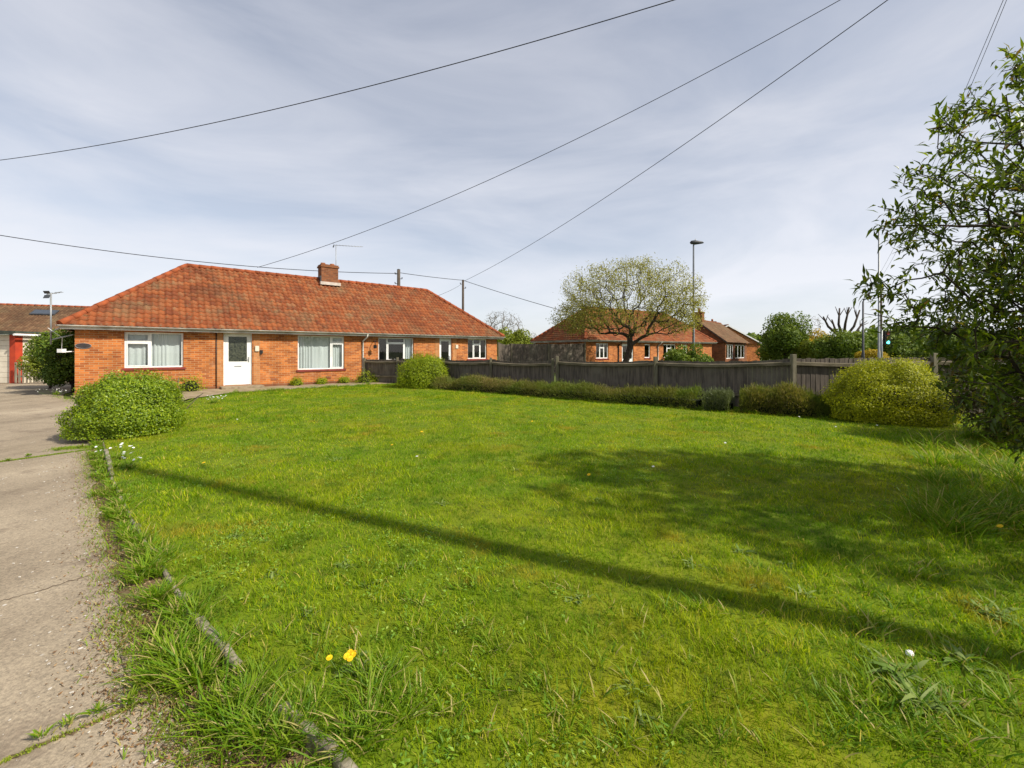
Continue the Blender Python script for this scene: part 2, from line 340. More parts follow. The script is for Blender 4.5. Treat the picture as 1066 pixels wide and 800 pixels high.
for _a, _b in zip(drive_edge[:-1], drive_edge[1:]):
    for _k in range(14): _de.append(_a+(_b-_a)*_k/14+np.array([rng.normal(0,.022)+.03*math.sin(_k*1.7+_a[1]*5), 0]))
_de.append(drive_edge[-1])
drive_poly = [(-9.4,11.8),(-7.4,9.2)] + [tuple(p) for p in _de] + [(-.55,.8),(.0,-2),(0,-6),(-34,-6),(-34,19.5),(-21,21.5),(-15.5,14.6),(-14.1,13.3),(-12.5,13.2)]
sheet('driveway', drive_poly, .006, M['drive'])
sheet('verge', [(-7.3,9.2),(-6.6,7.0)] + [tuple(p+np.array([.02,.0])) for p in kerb_line[:-1]] + [(.3,.3),(.4,-2),(-.3,-2)] + [tuple(p-np.array([.10,.0])) for p in ([np.array([-.55,.8])]+drive_edge[::-1])], .002, M['soil'])

# ------------------------------------------------------------------ foliage generators
def pip(px, py, poly):
    inside = np.zeros(len(px), bool); n = len(poly)
    for i in range(n):
        x1, y1 = poly[i]; x2, y2 = poly[(i+1) % n]
        c = ((y1 > py) != (y2 > py)) & (px < (x2-x1)*(py-y1)/(y2-y1+1e-12)+x1); inside ^= c
    return inside
def vnoise(x, y, s, seed=0):
    """smooth value noise"""
    g = np.random.default_rng(seed).random((64, 64)); x = x*s; y = y*s
    xi = np.floor(x).astype(int); yi = np.floor(y).astype(int); fx = x-xi; fy = y-yi
    fx = fx*fx*(3-2*fx); fy = fy*fy*(3-2*fy); q = lambda a, b: g[a % 64, b % 64]
    return (q(xi,yi)*(1-fx)+q(xi+1,yi)*fx)*(1-fy)+(q(xi,yi+1)*(1-fx)+q(xi+1,yi+1)*fx)*fy
def blades(P, h, wd, lean, seg=2, rnd=None, ang=None, curl=1.0):
    """grass blades: P (n,3) roots, h heights, wd widths, lean horizontal reach"""
    n = len(P); ang = rng.uniform(0, 2*PI, n) if ang is None else ang
    d = np.stack([np.cos(ang), np.sin(ang), np.zeros(n)], 1)
    fa = ang+PI/2+rng.normal(0, .7, n); s = np.stack([np.cos(fa), np.sin(fa), np.zeros(n)], 1)*(wd/2)[:, None]
    V = []; 
    for k in range(seg):
        t = k/seg; c = P+d*(lean*t**1.8)[:, None]; c[:, 2] += h*(t**(1/curl) if curl != 1 else t)
        ww = 1-.35*t; V += [c-s*ww, c+s*ww]
    c = P+d*lean[:, None]; c[:, 2] += h*(1 if curl == 1 else .92); V.append(c)
    k = 2*seg+1; V = np.stack(V, 1).reshape(-1, 3); b = np.arange(n)*k
    q = [np.stack([b+2*j, b+2*j+1, b+2*j+3, b+2*j+2], 1) for j in range(seg-1)]
    t3 = np.stack([b+k-3, b+k-2, b+k-1], 1)
    rnd = rng.random(n) if rnd is None else rnd
    return V, (np.concatenate(q) if q else np.zeros((0,4), int)), t3, np.repeat(rnd, k)
def merge(parts):
    V = []; Q = []; T = []; R = []; o = 0
    for v, q, t, r in parts:
        V.append(v); Q.append(q+o); T.append(t+o); R.append(r); o += len(v)
    return np.concatenate(V), np.concatenate(Q), np.concatenate(T), np.concatenate(R)
def leaf_mesh(name, P, D, Nn, ln, wd, rnd, fold=.25):
    """lance-shaped leaves: P base, D direction, Nn approx normal. 6 verts, 4 faces-> 2 quads + tips"""
    D = D/np.linalg.norm(D, axis=1, keepdims=True); S = np.cross(D, Nn); S /= np.linalg.norm(S, axis=1, keepdims=True)+1e-9
    Nn = np.cross(S, D); ln = ln[:, None]; wd = wd[:, None]
    v0 = P; v1 = P+D*ln*.4+S*wd/2+Nn*wd*fold; v2 = P+D*ln*.4-S*wd/2+Nn*wd*fold; v3 = P+D*ln*.45; v4 = P+D*ln-Nn*ln*.12
    V = np.stack([v0, v1, v3, v2, v4], 1).reshape(-1, 3); b = np.arange(len(P))*5
    T = np.concatenate([np.stack(q, 1) for q in [(b, b+2, b+1), (b, b+3, b+2), (b+1, b+2, b+4), (b+2, b+3, b+4)]])
    return np_mesh(name, V, [T], attrs={'rnd': np.repeat(rnd, 5)})
def quad_leaves(name, P, Nn, size, rnd, aspect=.6, r=None):
    """small simple leaves: one quad (diamond) each"""
    r = r or rng; n = len(P); a = r.normal(size=(n, 3)); D = np.cross(Nn, a); D /= np.linalg.norm(D, axis=1, keepdims=True)+1e-9
    S = np.cross(Nn, D); S /= np.linalg.norm(S, axis=1, keepdims=True)+1e-9; size = size[:, None]
    V = np.stack([P-D*size*.5, P+S*size*aspect*.5, P+D*size*.5+Nn/np.linalg.norm(Nn,axis=1,keepdims=True)*size*.12, P-S*size*aspect*.5], 1).reshape(-1, 3)
    b = np.arange(n)*4
    return np_mesh(name, V, [np.stack([b, b+1, b+2, b+3], 1)], attrs={'rnd': np.repeat(rnd, 4)})
def unit(n, r=None):
    v = (r or rng).normal(size=(n, 3)); return v/np.linalg.norm(v, axis=1, keepdims=True)
def ico(name, c, rad, m, parent, sub=3, squash=None):
    bm = bmesh.new(); bmesh.ops.create_icosphere(bm, subdivisions=sub, radius=1)
    for v in bm.verts:
        p = v.co.copy(); k = 1+.08*math.sin(5*p.x+3*p.y)+.06*math.sin(7*p.z+4*p.y)
        v.co = Vector((c[0]+p.x*rad[0]*k, c[1]+p.y*rad[1]*k, max(c[2]+p.z*rad[2]*k, .02)))
    me = bpy.data.meshes.new(name); bm.to_mesh(me); bm.free(); return link_mesh(name, me, m, parent)
def lump3(d, s, seed):
    r = np.random.default_rng(seed); c = unit(s, r); q = np.max(d@c.T, axis=1); return q
def dome_bush(label, c, rx, ry, h, n, size, m, cat='bush', name='clipped_bush', yaw=0, seed=1, rough=.07, group=None, power=2.4, shoots=.12):
    r = np.random.default_rng(seed); root = empty(name, (c[0], c[1], .03), label, cat, group)
    d = unit(n, r); d[:, 2] = np.abs(d[:, 2])*1.06-.04
    # superellipse-ish dome with lumps
    p = power; k = (np.abs(d[:,0])**p+np.abs(d[:,1])**p+np.abs(d[:,2])**p)**(-1/p)
    az = np.arctan2(d[:,1], d[:,0]); q3 = lump3(d, max(60, int(220*h)), seed+3); lump = 1+rough*(vnoise(az+9, d[:,2]*2+9, 2.3, seed)-.5)*2+np.clip((q3-.955)/.045, -1, 1)*rough*.9
    sh = 1-r.random(n)**2*.28*1+shoots*r.random(n)**6
    S = d*(k*lump*sh)[:, None]; S[:, :2] *= (1-.04*np.clip(.3-np.maximum(S[:,2],0), 0, .3)/.3)[:, None]
    P = np.stack([S[:,0]*rx, S[:,1]*ry, S[:,2]*h*.93+h*.05], 1); P[:,2] = np.where(P[:,2] < .04, .04+.22*r.random(n), P[:,2])
    ca, sa = math.cos(yaw), math.sin(yaw); P[:, :2] = P[:, :2] @ np.array([[ca, sa], [-sa, ca]])
    Nn = d/np.array([rx, ry, h]); Nn = Nn/np.linalg.norm(Nn,axis=1,keepdims=True)+r.normal(size=(n,3))*.55
    P += np.array([c[0], c[1], .04])
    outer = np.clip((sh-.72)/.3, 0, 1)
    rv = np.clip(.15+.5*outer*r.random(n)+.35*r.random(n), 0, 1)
    link_mesh('foliage', quad_leaves('foliage', P, Nn, size*r.uniform(.6,1.35,n), rv, .62, r), m, root)
    ico('twigs', (c[0], c[1], .04+h*.32), (rx*.80, ry*.80, h*.55), M['core'], root, 2)  # added dark core solid, blocks the view through the leaves
    return root

def skeleton(trunk, targets, step, jit, r, bias=.0):
    """trunk: list of points; targets (n,3). returns nodes, parent, tipcount"""
    nodes = [np.array(p, float) for p in trunk]; par = [-1]+list(range(len(trunk)-1))
    top = nodes[-1]; targets = targets[np.argsort(np.linalg.norm(targets-top, axis=1))]
    arr = np.zeros((60000, 3)); arr[:len(nodes)] = nodes; cnt = len(nodes); first = max(1, int(len(trunk)*.4)); dep = list(range(len(trunk)))
    dtop = np.zeros(60000); tips = []
    for t in targets:
        dist = np.linalg.norm(arr[first:cnt]-t, axis=1)+bias*dtop[first:cnt]
        j = int(np.argmin(dist))+first; a = arr[j].copy(); d = np.linalg.norm(t-a); m = max(1, int(d/step))
        pi = j; off = r.normal(size=3)*jit*d
        for k in range(1, m+1):
            s = k/m; q = a+(t-a)*s+off*math.sin(PI*s)*.5+r.normal(size=3)*jit*.12*step*3
            arr[cnt] = q; dtop[cnt] = dtop[pi]+np.linalg.norm(q-arr[pi]); par.append(pi); pi = cnt; cnt += 1
        tips.append(pi)
    arr = arr[:cnt]; par = np.array(par); tc_ = np.zeros(cnt)
    for t in tips:
        k = t
        while k >= 0: tc_[k] += 1; k = par[k]
    return arr, par, np.maximum(tc_, 1), tips
def frusta(name, A, B, ra, rb, m, parent, n=5):
    T = B-A; ln = np.linalg.norm(T, axis=1, keepdims=True); T = T/(ln+1e-9)
    ref = np.where(np.abs(T[:, 2:3]) < .9, np.array([[0,0,1.]]), np.array([[1.,0,0]])); X = np.cross(T, ref); X /= np.linalg.norm(X, axis=1, keepdims=True); Y = np.cross(T, X)
    an = np.arange(n)*2*PI/n; ring = X[:,None]*np.cos(an)[None,:,None]+Y[:,None]*np.sin(an)[None,:,None]
    V = np.concatenate([A[:,None]+ring*ra[:,None,None], (B+T*rb[:,None]*.5)[:,None]+ring*rb[:,None,None]], 1).reshape(-1,3)
    b = np.arange(len(A))[:,None]*2*n; j = np.arange(n)[None]; j2 = (j+1) % n
    Q = np.stack([(b+j), (b+j2), (b+n+j2), (b+n+j)], 2).reshape(-1,4)
    return link_mesh(name, np_mesh(name, V, [Q], smooth=True), m, parent)
def tree(name, label, cat, trunk, targets, step, jit, tipr, expn, leafspec, barkm, leafm, seed, group=None, bias=0, trunk_r=None):
    """leafspec = (leaves per twig node, spread, length, width, max tipcount)"""
    r = np.random.default_rng(seed); base = trunk[0]
    root = empty(name, (base[0], base[1], 0), label, cat, group)
    A, par, tcn, tips = skeleton(trunk, targets, step, jit, r, bias)
    rad = tipr*tcn**expn; idx = np.arange(1, len(A)); pr = par[idx]
    ra = np.minimum(rad[pr], rad[idx]*1.6)
    big = tcn[idx] > max(4, .02*len(targets))
    frusta('trunk', A[pr], A[idx], ra, rad[idx], barkm, root, 6)
    per, spread, ln, wd, mx = leafspec
    if per > 0:
        tw = idx[tcn[idx] <= mx]; tw = np.repeat(tw, per); n = len(tw)
        P = A[tw]+(A[par[tw]]-A[tw])*r.random((n,1)); P += r.normal(size=(n,3))*spread
        D = unit(n, r); t = A[tw]-A[par[tw]]; t /= np.linalg.norm(t, axis=1, keepdims=True)+1e-9; D = D+t*.8; D[:,2] -= .15
        U = unit(n, r)*.5; U[:,2] += 1
        link_mesh('crown', leaf_mesh('crown', P, D, U, ln*r.uniform(.6,1.25,n), wd*r.uniform(.7,1.2,n), r.random(n)), leafm, root)
    return root
def ball_pts(n, c, rad, r, lo=.35, zmin=None):
    d = unit(n, r)*(r.uniform(lo**3, 1, n)**(1/3))[:, None]; P = np.array(c)+d*np.array(rad)
    if zmin is not None: P = P[P[:,2] > zmin]
    return P
def blob_tree(name, label, cat, c, rx, ry, h, n, size, leafm, seed, z0=0, group=None, trunk_h=None, lumps=14, aspect=.6, gap=.0, barkm=None):
    """distant tree/bush: lumpy leaf cloud on trunk with limbs"""
    r = np.random.default_rng(seed); root = empty(name, (c[0], c[1], 0), label, cat, group)
    cz = (z0+h)/2; rz = (h-z0)/2
    lc = ball_pts(lumps, (c[0], c[1], cz), (rx*.72, ry*.72, rz*.72), r, .2); lr = r.uniform(.28, .48, lumps)*min(rx, rz)*1.15
    k = r.integers(0, lumps, n); d = unit(n, r); P = lc[k]+d*(lr[k]*(.55+.5*r.random(n)**.6))[:, None]; P[:,2] = np.maximum(P[:,2], .05)
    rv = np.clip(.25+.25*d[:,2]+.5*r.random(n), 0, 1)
    link_mesh('crown', quad_leaves('crown', P, d+r.normal(size=(n,3))*.6, size*r.uniform(.6,1.4,n), rv, aspect, r), leafm, root)
    barkm = barkm or M['bark']; mb = MB(); tr = max(.05, h*.022)
    mb.tube([(c[0], c[1], -.1), (c[0]+.05, c[1], z0*.6+.2), (c[0], c[1], cz)], [tr, tr*.8, tr*.5], 7); mb.build('trunk', barkm, root)
    b = MB()
    for q in lc: b.tube([(c[0], c[1], max(.2, z0*.8)+.1), tuple((np.array([c[0], c[1], cz])+q)/2+r.normal(size=3)*.1), tuple(q)], [tr*.55, tr*.35, tr*.1], 5)
    b.build('limbs', barkm, root)
    return root

# ------------------------------------------------------------------ house builder
class Frame2:
    """wall frame: origin A, direction angle th; u along front wall, n to the back"""
    def __init__(s, A, th): s.A = np.array([A[0], A[1], 0.]); s.u = np.array([math.cos(th), math.sin(th), 0]); s.n = np.array([-math.sin(th), math.cos(th), 0]); s.z = np.array([0,0,1.])
    def p(s, a, b, z): return s.A+s.u*a+s.n*b+s.z*z
    def px(s, x):
        """wall coordinate seen at photo column x"""
        r = (x-533)/F; return (r*s.A[1]-s.A[0])/(s.u[0]-r*s.u[1])
    def zpx(s, a, y): return CH+(HY-y)/F*(s.A+s.u*a)[1]
def wall_open(mb, fr, o, dirv, Lw, h, ops, depth=.10, outn=None):
    """wall sheet of length Lw along dirv from o with rectangular openings and reveals; outn = outward normal"""
    o = np.array(o, float); xs = sorted({0, Lw, *[a for q in ops for a in (q[0], q[1])]}); zs = sorted({0, h, *[a for q in ops for a in (q[2], q[3])]})
    flip = np.dot(np.cross(dirv, (0,0,1)), outn) < 0
    for i in range(len(xs)-1):
        for j in range(len(zs)-1):
            xm = (xs[i]+xs[i+1])/2; zm = (zs[j]+zs[j+1])/2
            if any(q[0] < xm < q[1] and q[2] < zm < q[3] for q in ops): continue
            P = [(xs[i],zs[j]),(xs[i+1],zs[j]),(xs[i+1],zs[j+1]),(xs[i],zs[j+1])]
            pts = [o+dirv*a+np.array([0,0,b]) for a, b in P]
            if flip: pts = pts[::-1]; P = P[::-1]
            mb.face(pts, P)
    inn = -np.array(outn)*depth
    for x0, x1, z0, z1 in ops:
        q = [o+dirv*a+np.array([0,0,b]) for a, b in [(x0,z0),(x1,z0),(x1,z1),(x0,z1)]]
        for k in range(4):
            a, b = q[k], q[(k+1) % 4]; l = np.linalg.norm(b-a); mb.face([a, b, b+inn, a+inn], [(0,0),(l,0),(l,depth),(0,depth)])
def window(fr, house, a0, a1, z0, z1, bars_v=(), transoms=(), curtain=True, name='window', recess=.07, thick=.055, sill=True, dark=False, drape=None, room=True):
    """fr wall frame; a0..a1 along wall, z0..z1; transoms: (a_from,a_to,z)"""
    P = lambda a, b, z: fr.p(a, b, z)
    mb = MB(); t = thick; y0 = recess; dp = .05
    def bar(aa, ab, za, zb, dy=0, dd=dp): mb.box(P(aa, y0-dy, za), fr.u*(ab-aa), fr.n*dd, (0,0,zb-za))
    bar(a0+.003, a0+t, z0+.003, z1-.003); bar(a1-t, a1-.003, z0+.003, z1-.003); bar(a0+t, a1-t, z0+.003, z0+t); bar(a0+t, a1-t, z1-t, z1-.003)
    for b in bars_v: bar(b-t*.6, b+t*.6, z0+t, z1-t)
    for (x0, x1, z) in transoms: bar(x0, x1, z-t*.5, z+t*.5, .004)
    # opening casements sit proud inside the fixed frame
    for q in (drape or []):
        x0, x1, za, zb = q; s = .035
        for (aa, ab, zc, zd) in [(x0, x0+s, za, zb), (x1-s, x1, za, zb), (x0+s, x1-s, za, za+s), (x0+s, x1-s, zb-s, zb)]:
            mb.box(P(aa, y0-.012, zc), fr.u*(ab-aa), fr.n*.03, (0,0,zd-zc))
    w = mb.build(name, M['white'], house, .003)
    g = MB(); g.face([P(a0+t*.5, y0+.028, z0+t*.5), P(a1-t*.5, y0+.028, z0+t*.5), P(a1-t*.5, y0+.028, z1-t*.5), P(a0+t*.5, y0+.028, z1-t*.5)])
    g.build('pane', M['glass'], w)
    if curtain:
        # pleated net curtain
        c = MB(); n = int((a1-a0)/.012); pts = []
        for i in range(n+1):
            a = a0+.04+(a1-a0-.08)*i/n; b = y0+.14+.026*math.sin(a*44+2.6*math.sin(a*5.3+a0))*(.55+.45*math.sin(a*3.7+1))+.014*math.sin(a*19+a0*9); pts.append((a, b))
        for i in range(n):
            (a, b), (a2, b2) = pts[i], pts[i+1]
            c.face([P(a, b, z0+.03), P(a2, b2, z0+.03), P(a2, b2, z1-.03), P(a, b, z1-.03)], sm=False)
        c.build('curtain', M['curtain'], w)
    if sill:
        s_ = MB(); s_.box(P(a0-.06, -.045, z0-.085), fr.u*(a1-a0+.12), fr.n*(.045+recess), (0,0,.083)); s_.build('sill', M['sill'], w, .006)
    return w
def tile_slope(mb_list, fr, e0, up, run, Lr, ins0, ins1, course=.262, tw=.20, amp=.036, step=.034, seed=0, fine=6):
    """pantiled slope. e0 eave start point, fr.u replaced by 'along' vec; up = 3D unit vector upslope; run = slope length; ins0/ins1 inset per metre of slope"""
    o, al = e0; al = np.array(al); up = np.array(up); nrm = np.cross(al, up); 
    if nrm[2] < 0: nrm = -nrm
    r = np.random.default_rng(seed); V = []; Q = []; R = []; nv = 0; nc = int(math.ceil(run/course)); course = run/nc
    s = np.arange(0, Lr+tw/fine, tw/fine); s[-1] = Lr; ph = (s/tw) % 1
    wave = np.where(ph < .62, np.sin(ph/.62*PI), -.35*np.sin((ph-.62)/.38*PI))*amp
    tr = r.random((nc, int(Lr/tw)+3))
    jit = r.normal(0, .004, (nc, int(Lr/tw)+3))
    for k in range(nc):
        v0 = k*course-.02; v1 = (k+1)*course; ti = (s/tw+.5*0).astype(int)
        rows = []
        for (v, hh) in [(v0, 0.002), (v0, step), (v1, 0.004)]:
            lo = ins0*max(v, 0); hi = Lr-ins1*max(v, 0); ss = np.clip(s, lo, max(hi, lo))
            P = o+al*ss[:, None]+up*(v+jit[k, ti])[:, None]+nrm*(wave*(1 if hh > .001 else 1)+hh+jit[k, ti]*.5)[:, None]; rows.append(P)
        m = len(s); V += rows; R += [np.repeat(0, 0)]
        rr = tr[k, ti]
        R += [rr, rr, rr]
        a = np.arange(m-1)
        lo = ins0*max(v0, 0); hi = Lr-ins1*max(v0, 0); keep = (s[1:] > lo) & (s[:-1] < hi); a = a[keep]
        Q.append(np.stack([nv+a, nv+a+1, nv+m+a+1, nv+m+a], 1)); Q.append(np.stack([nv+m+a, nv+m+a+1, nv+2*m+a+1, nv+2*m+a], 1)); nv += 3*m
    mb_list.append((np.concatenate(V), np.concatenate(Q), np.concatenate(R)))
def hip_roof(fr, Lh, D, he, H, oh, tm, house, seed=0, fine=6, name='roof', ridgem=None, gable=(False, False)):
    """hipped pantile roof over footprint Lh x D; eave height he, ridge H, overhang oh"""
    d = D/2+oh; run = math.hypot(d, H-he); parts = []
    P = lambda a, b, z: fr.p(a, b, z)
    c, s_ = d/run, (H-he)/run; tot = Lh+2*oh
    i0 = 0 if gable[0] else c; i1 = 0 if gable[1] else c
    tile_slope(parts, fr, (P(-oh, -oh, he), fr.u), fr.n*c+fr.z*s_, run, tot, i0, i1, seed=seed, fine=fine)
    tile_slope(parts, fr, (P(Lh+oh, D+oh, he), -fr.u), -fr.n*c+fr.z*s_, run, tot, i1, i0, seed=seed+1, fine=fine)
    if not gable[0]: tile_slope(parts, fr, (P(-oh, D+oh, he), -fr.n), fr.u*c+fr.z*s_, run, D+2*oh, c, c, seed=seed+2, fine=fine)
    if not gable[1]: tile_slope(parts, fr, (P(Lh+oh, -oh, he), fr.n), -fr.u*c+fr.z*s_, run, D+2*oh, c, c, seed=seed+3, fine=fine)
    V = []; Q = []; R = []; o = 0
    for v, q, r_ in parts: V.append(v); Q.append(q+o); R.append(r_); o += len(v)
    # wind outward: fix by checking
    V = np.concatenate(V); Q = np.concatenate(Q); R = np.concatenate(R)
    ro = link_mesh(name, np_mesh(name, V, [Q], smooth=False, attrs={'rnd': R}), tm, house)
    rd = MB(); rl = P(-oh+(0 if gable[0] else d), D/2, H+.02); rr_ = P(Lh+oh-(0 if gable[1] else d), D/2, H+.02)
    lines = [(rl, rr_)]
    if not gable[0]: lines += [(P(-oh, -oh, he+.03), rl), (P(-oh, D+oh, he+.03), rl)]
    if not gable[1]: lines += [(P(Lh+oh, -oh, he+.03), rr_), (P(Lh+oh, D+oh, he+.03), rr_)]
    for a, b in lines:
        ln = np.linalg.norm(b-a); k = max(1, int(ln/.42))
        for i in range(k):
            p0 = a+(b-a)*(i/k); p1 = a+(b-a)*((i+1.06)/k if i < k-1 else 1); rd.tube([p0, p1], [.105+random.uniform(0,.012), .095], 8)
    rd.build('ridge_capping', ridgem or M['ridge'], ro)
    so_ = MB(); z = he-.035
    so_.face([P(-oh+.02,-oh+.02,z), P(-oh+.02,D+oh-.02,z), P(Lh+oh-.02,D+oh-.02,z), P(Lh+oh-.02,-oh+.02,z)])
    so_.build('soffit', M['soffit'], house)
    return ro
def gutter(fr, Lh, D, he, oh, house):
    P = lambda a, b, z: fr.p(a, b, z); g = MB(); r = .055; k = 6
    def run(a, b, outv):
        a = np.array(a); b = np.array(b); pr = []
        for i in range(k+1):
            an = PI+PI*i/k; pr.append((math.cos(an)*r, math.sin(an)*r))
        for i in range(k):
            (x0, z0), (x1, z1) = pr[i], pr[i+1]
            for s in (1, .86):
                g.face([a+outv*x0*s+fr.z*z0*s, b+outv*x0*s+fr.z*z0*s, b+outv*x1*s+fr.z*z1*s, a+outv*x1*s+fr.z*z1*s], sm=True)
    z = he+.0; o2 = oh+.045
    run(P(-o2,-o2,z), P(Lh+o2,-o2,z), -fr.n); run(P(-o2,D+o2,z), P(-o2,-o2,z), -fr.u); run(P(Lh+o2,-o2,z), P(Lh+o2,D+o2,z), fr.u); run(P(Lh+o2,D+o2,z), P(-o2,D+o2,z), fr.n)
    g.build('gutter', M['gutter'], house)
    f = MB(); t = .018; zf = he-.13
    f.box(P(-oh+.005,-oh+.004,zf), fr.u*(Lh+2*oh-.01), fr.n*t, fr.z*.13); f.box(P(-oh+.005,D+oh-.022,zf), fr.u*(Lh+2*oh-.01), fr.n*t, fr.z*.13)
    f.box(P(-oh+.004,-oh+.024,zf), fr.u*t, fr.n*(D+2*oh-.05), fr.z*.128); f.box(P(Lh+oh-.022,-oh+.024,zf), fr.u*t, fr.n*(D+2*oh-.05), fr.z*.128)
    f.build('fascia', M['gutter'], house)
def shell(fr, Lh, D, h, ops, house, m):
    mb = MB(); P = fr.p
    wall_open(mb, fr, P(0,0,0), fr.u, Lh, h, ops, outn=-fr.n)
    wall_open(mb, fr, P(0,D,0), fr.u, Lh, h, [], outn=fr.n)
    wall_open(mb, fr, P(0,0,0), fr.n, D, h, [], outn=-fr.u)
    wall_open(mb, fr, P(Lh,0,0), fr.n, D, h, [], outn=fr.u)
    # interior: dark inner leaf so rooms are not see-through
    w = mb.build('wall', m, house)
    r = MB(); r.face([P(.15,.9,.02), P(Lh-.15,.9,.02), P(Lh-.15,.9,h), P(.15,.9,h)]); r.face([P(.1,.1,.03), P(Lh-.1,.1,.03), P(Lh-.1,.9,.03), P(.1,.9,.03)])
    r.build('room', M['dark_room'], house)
    return w

# ================================================================== MAIN BUNGALOW
A0 = (-14.35, 13.87); TH = .697; LH = 17.55; DH = 6.66-.6; HE = 2.35; HR = 5.16; OH = .30
fr = Frame2(A0, TH)
bung = empty('bungalow', (A0[0], A0[1], 0), 'long orange brick semi detached bungalow with red pantile hipped roof behind the lawn', 'bungalow')
X = fr.px
def zz(x, y): return fr.zpx(X(x), y)
w1 = (X(129.3), X(191), zz(129.5,383.6), zz(129.5,345.6)); w2 = (X(310), X(358.6), zz(310,385.4), zz(310,349.3))
w3 = (X(394), X(430.7), 1.02, zz(394,351.5)); w4 = (X(487), X(506.8), zz(487,374), zz(487,352.8))
d1 = (X(232.6), X(262.6), .16, zz(232.6,346.7)); d2 = (X(457.5), X(470.3), .14, zz(458,352.3))
shell(fr, LH, DH, HE-.03, [w1, w2, w3, w4, d1, d2], bung, M['brick'])
mid = w1[0]+(w1[1]-w1[0])*.425; zt = zz(140,356.2)
window(fr, bung, *w1, bars_v=(mid,), transoms=((w1[0]+.05, mid-.03, zt),), drape=[(w1[0]+.055, mid-.035, w1[2]+.055, zt-.03), (w1[0]+.055, mid-.035, zt+.03, w1[3]-.055)])
m2 = X(345); zt2 = zz(350,357.3)
window(fr, bung, *w2, bars_v=(m2,), transoms=((m2+.03, w2[1]-.05, zt2),), drape=[(m2+.035, w2[1]-.055, w2[2]+.055, zt2-.03), (m2+.035, w2[1]-.055, zt2+.03, w2[3]-.055)])
a, b = X(403.5), X(421.5); zt3 = zz(410,357)
window(fr, bung, *w3, bars_v=(a, b), transoms=((a+.03, b-.03, zt3),), curtain=False, drape=[(a+.035, b-.035, w3[2]+.055, zt3-.03)])
mb = MB(); 
for i in range(20):
    q0 = w3[1]-.42+.38*i/20; q1 = w3[1]-.42+.38*(i+1)/20; f_ = lambda q: .2+.03*math.sin(q*60)
    mb.face([fr.p(q0,f_(q0),w3[2]), fr.p(q1,f_(q1),w3[2]), fr.p(q1,f_(q1),w3[3]), fr.p(q0,f_(q0),w3[3])])
mb.build('curtain', M['curtain'], bung)
a, b = X(493.3), X(500.5); zt4 = zz(497,358.5)
window(fr, bung, *w4, bars_v=(a, b), transoms=((a+.03, b-.03, zt4),), curtain=False, drape=[(a+.035, b-.035, w4[2]+.055, zt4-.03)])
# front door (white, half glazed)
def door(fr, house, a0, a1, z0, z1, g0, g1, glassm, full=False):
    P = fr.p; mb = MB(); t = .06; y = .06
    for (aa, ab, za, zb) in [(a0+.003,a0+t,z0,z1-.003),(a1-t,a1-.003,z0,z1-.003),(a0+t,a1-t,z1-t,z1-.003)]: mb.box(P(aa,y,za), fr.u*(ab-aa), fr.n*.06, (0,0,zb-za))
    d_ = mb.build('door', M['white'], house, .003)
    lf = MB(); s = .11 if not full else .08; i0 = a0+t+.004; i1 = a1-t-.004
    for (aa, ab, za, zb) in [(i0,i0+s,z0+.01,z1-t-.004),(i1-s,i1,z0+.01,z1-t-.004),(i0+s,i1-s,g1,z1-t-.004),(i0+s,i1-s,z0+.01,g0)]: lf.box(P(aa,y+.012,za), fr.u*(ab-aa), fr.n*.04, (0,0,zb-za))
    if not full: # raised panel moulding
        for (aa, ab, za, zb) in [(i0+.13,i1-.13,z0+.18,z0+.2),(i0+.13,i1-.13,g0-.14,g0-.12),(i0+.13,i0+.15,z0+.2,g0-.14),(i1-.15,i1-.13,z0+.2,g0-.14)]: lf.box(P(aa,y+.006,za), fr.u*(ab-aa), fr.n*.01, (0,0,zb-za))
    lf.build('door_leaf', M['white'], d_, .003)
    g = MB(); g.face([P(i0+s-.01,y+.032,g0-.01), P(i1-s+.01,y+.032,g0-.01), P(i1-s+.01,y+.032,g1+.01), P(i0+s-.01,y+.032,g1+.01)]); g.build('pane', glassm, d_)
    h = MB(); h.tube([P(i1-.05,y-.035,(z0+z1)/2-.02), P(i1-.17,y-.035,(z0+z1)/2-.02)], .011, 6); h.box(P(i1-.07,y-.01,(z0+z1)/2-.12), fr.u*.035, fr.n*.02, (0,0,.2)); h.build('handle', M['grey_metal'], d_)
    lb = MB(); lb.box(P((i0+i1)/2-.12,y+.002,z0+.72), fr.u*.24, fr.n*.01, (0,0,.04)); lb.build('letterbox', M['grey_metal'], d_)
    return d_
M['obscure'] = mat('obscure_glass', (.07,.075,.05), (.015,.018,.015), scale=16, rough=.15, bump=.6, bscale=40, spec=.8)
door(fr, bung, *d1, zz(240,376.8), zz(240,350.5), M['obscure'])
door(fr, bung, *d2, .45, d2[3]-.16, M['glass'], full=True)
st = MB(); st.box(fr.p(d1[0]-.12,-.62,0), fr.u*(d1[1]-d1[0]+.45), fr.n*.60, (0,0,.14)); st.build('doorstep', M['step'], bung, .012)
# pale brick piers beside the doors
for (x0, x1) in ((X(226), X(232)), (X(263.8), X(270.5)), (X(453), X(456.8)), (X(471.3), X(475))):
    pb = MB(); pb.box(fr.p(x0,-.012,.0), fr.u*(x1-x0), fr.n*.011, (0,0,HE-.12)); pb.build('door_pier', M['brick_pale'], bung)
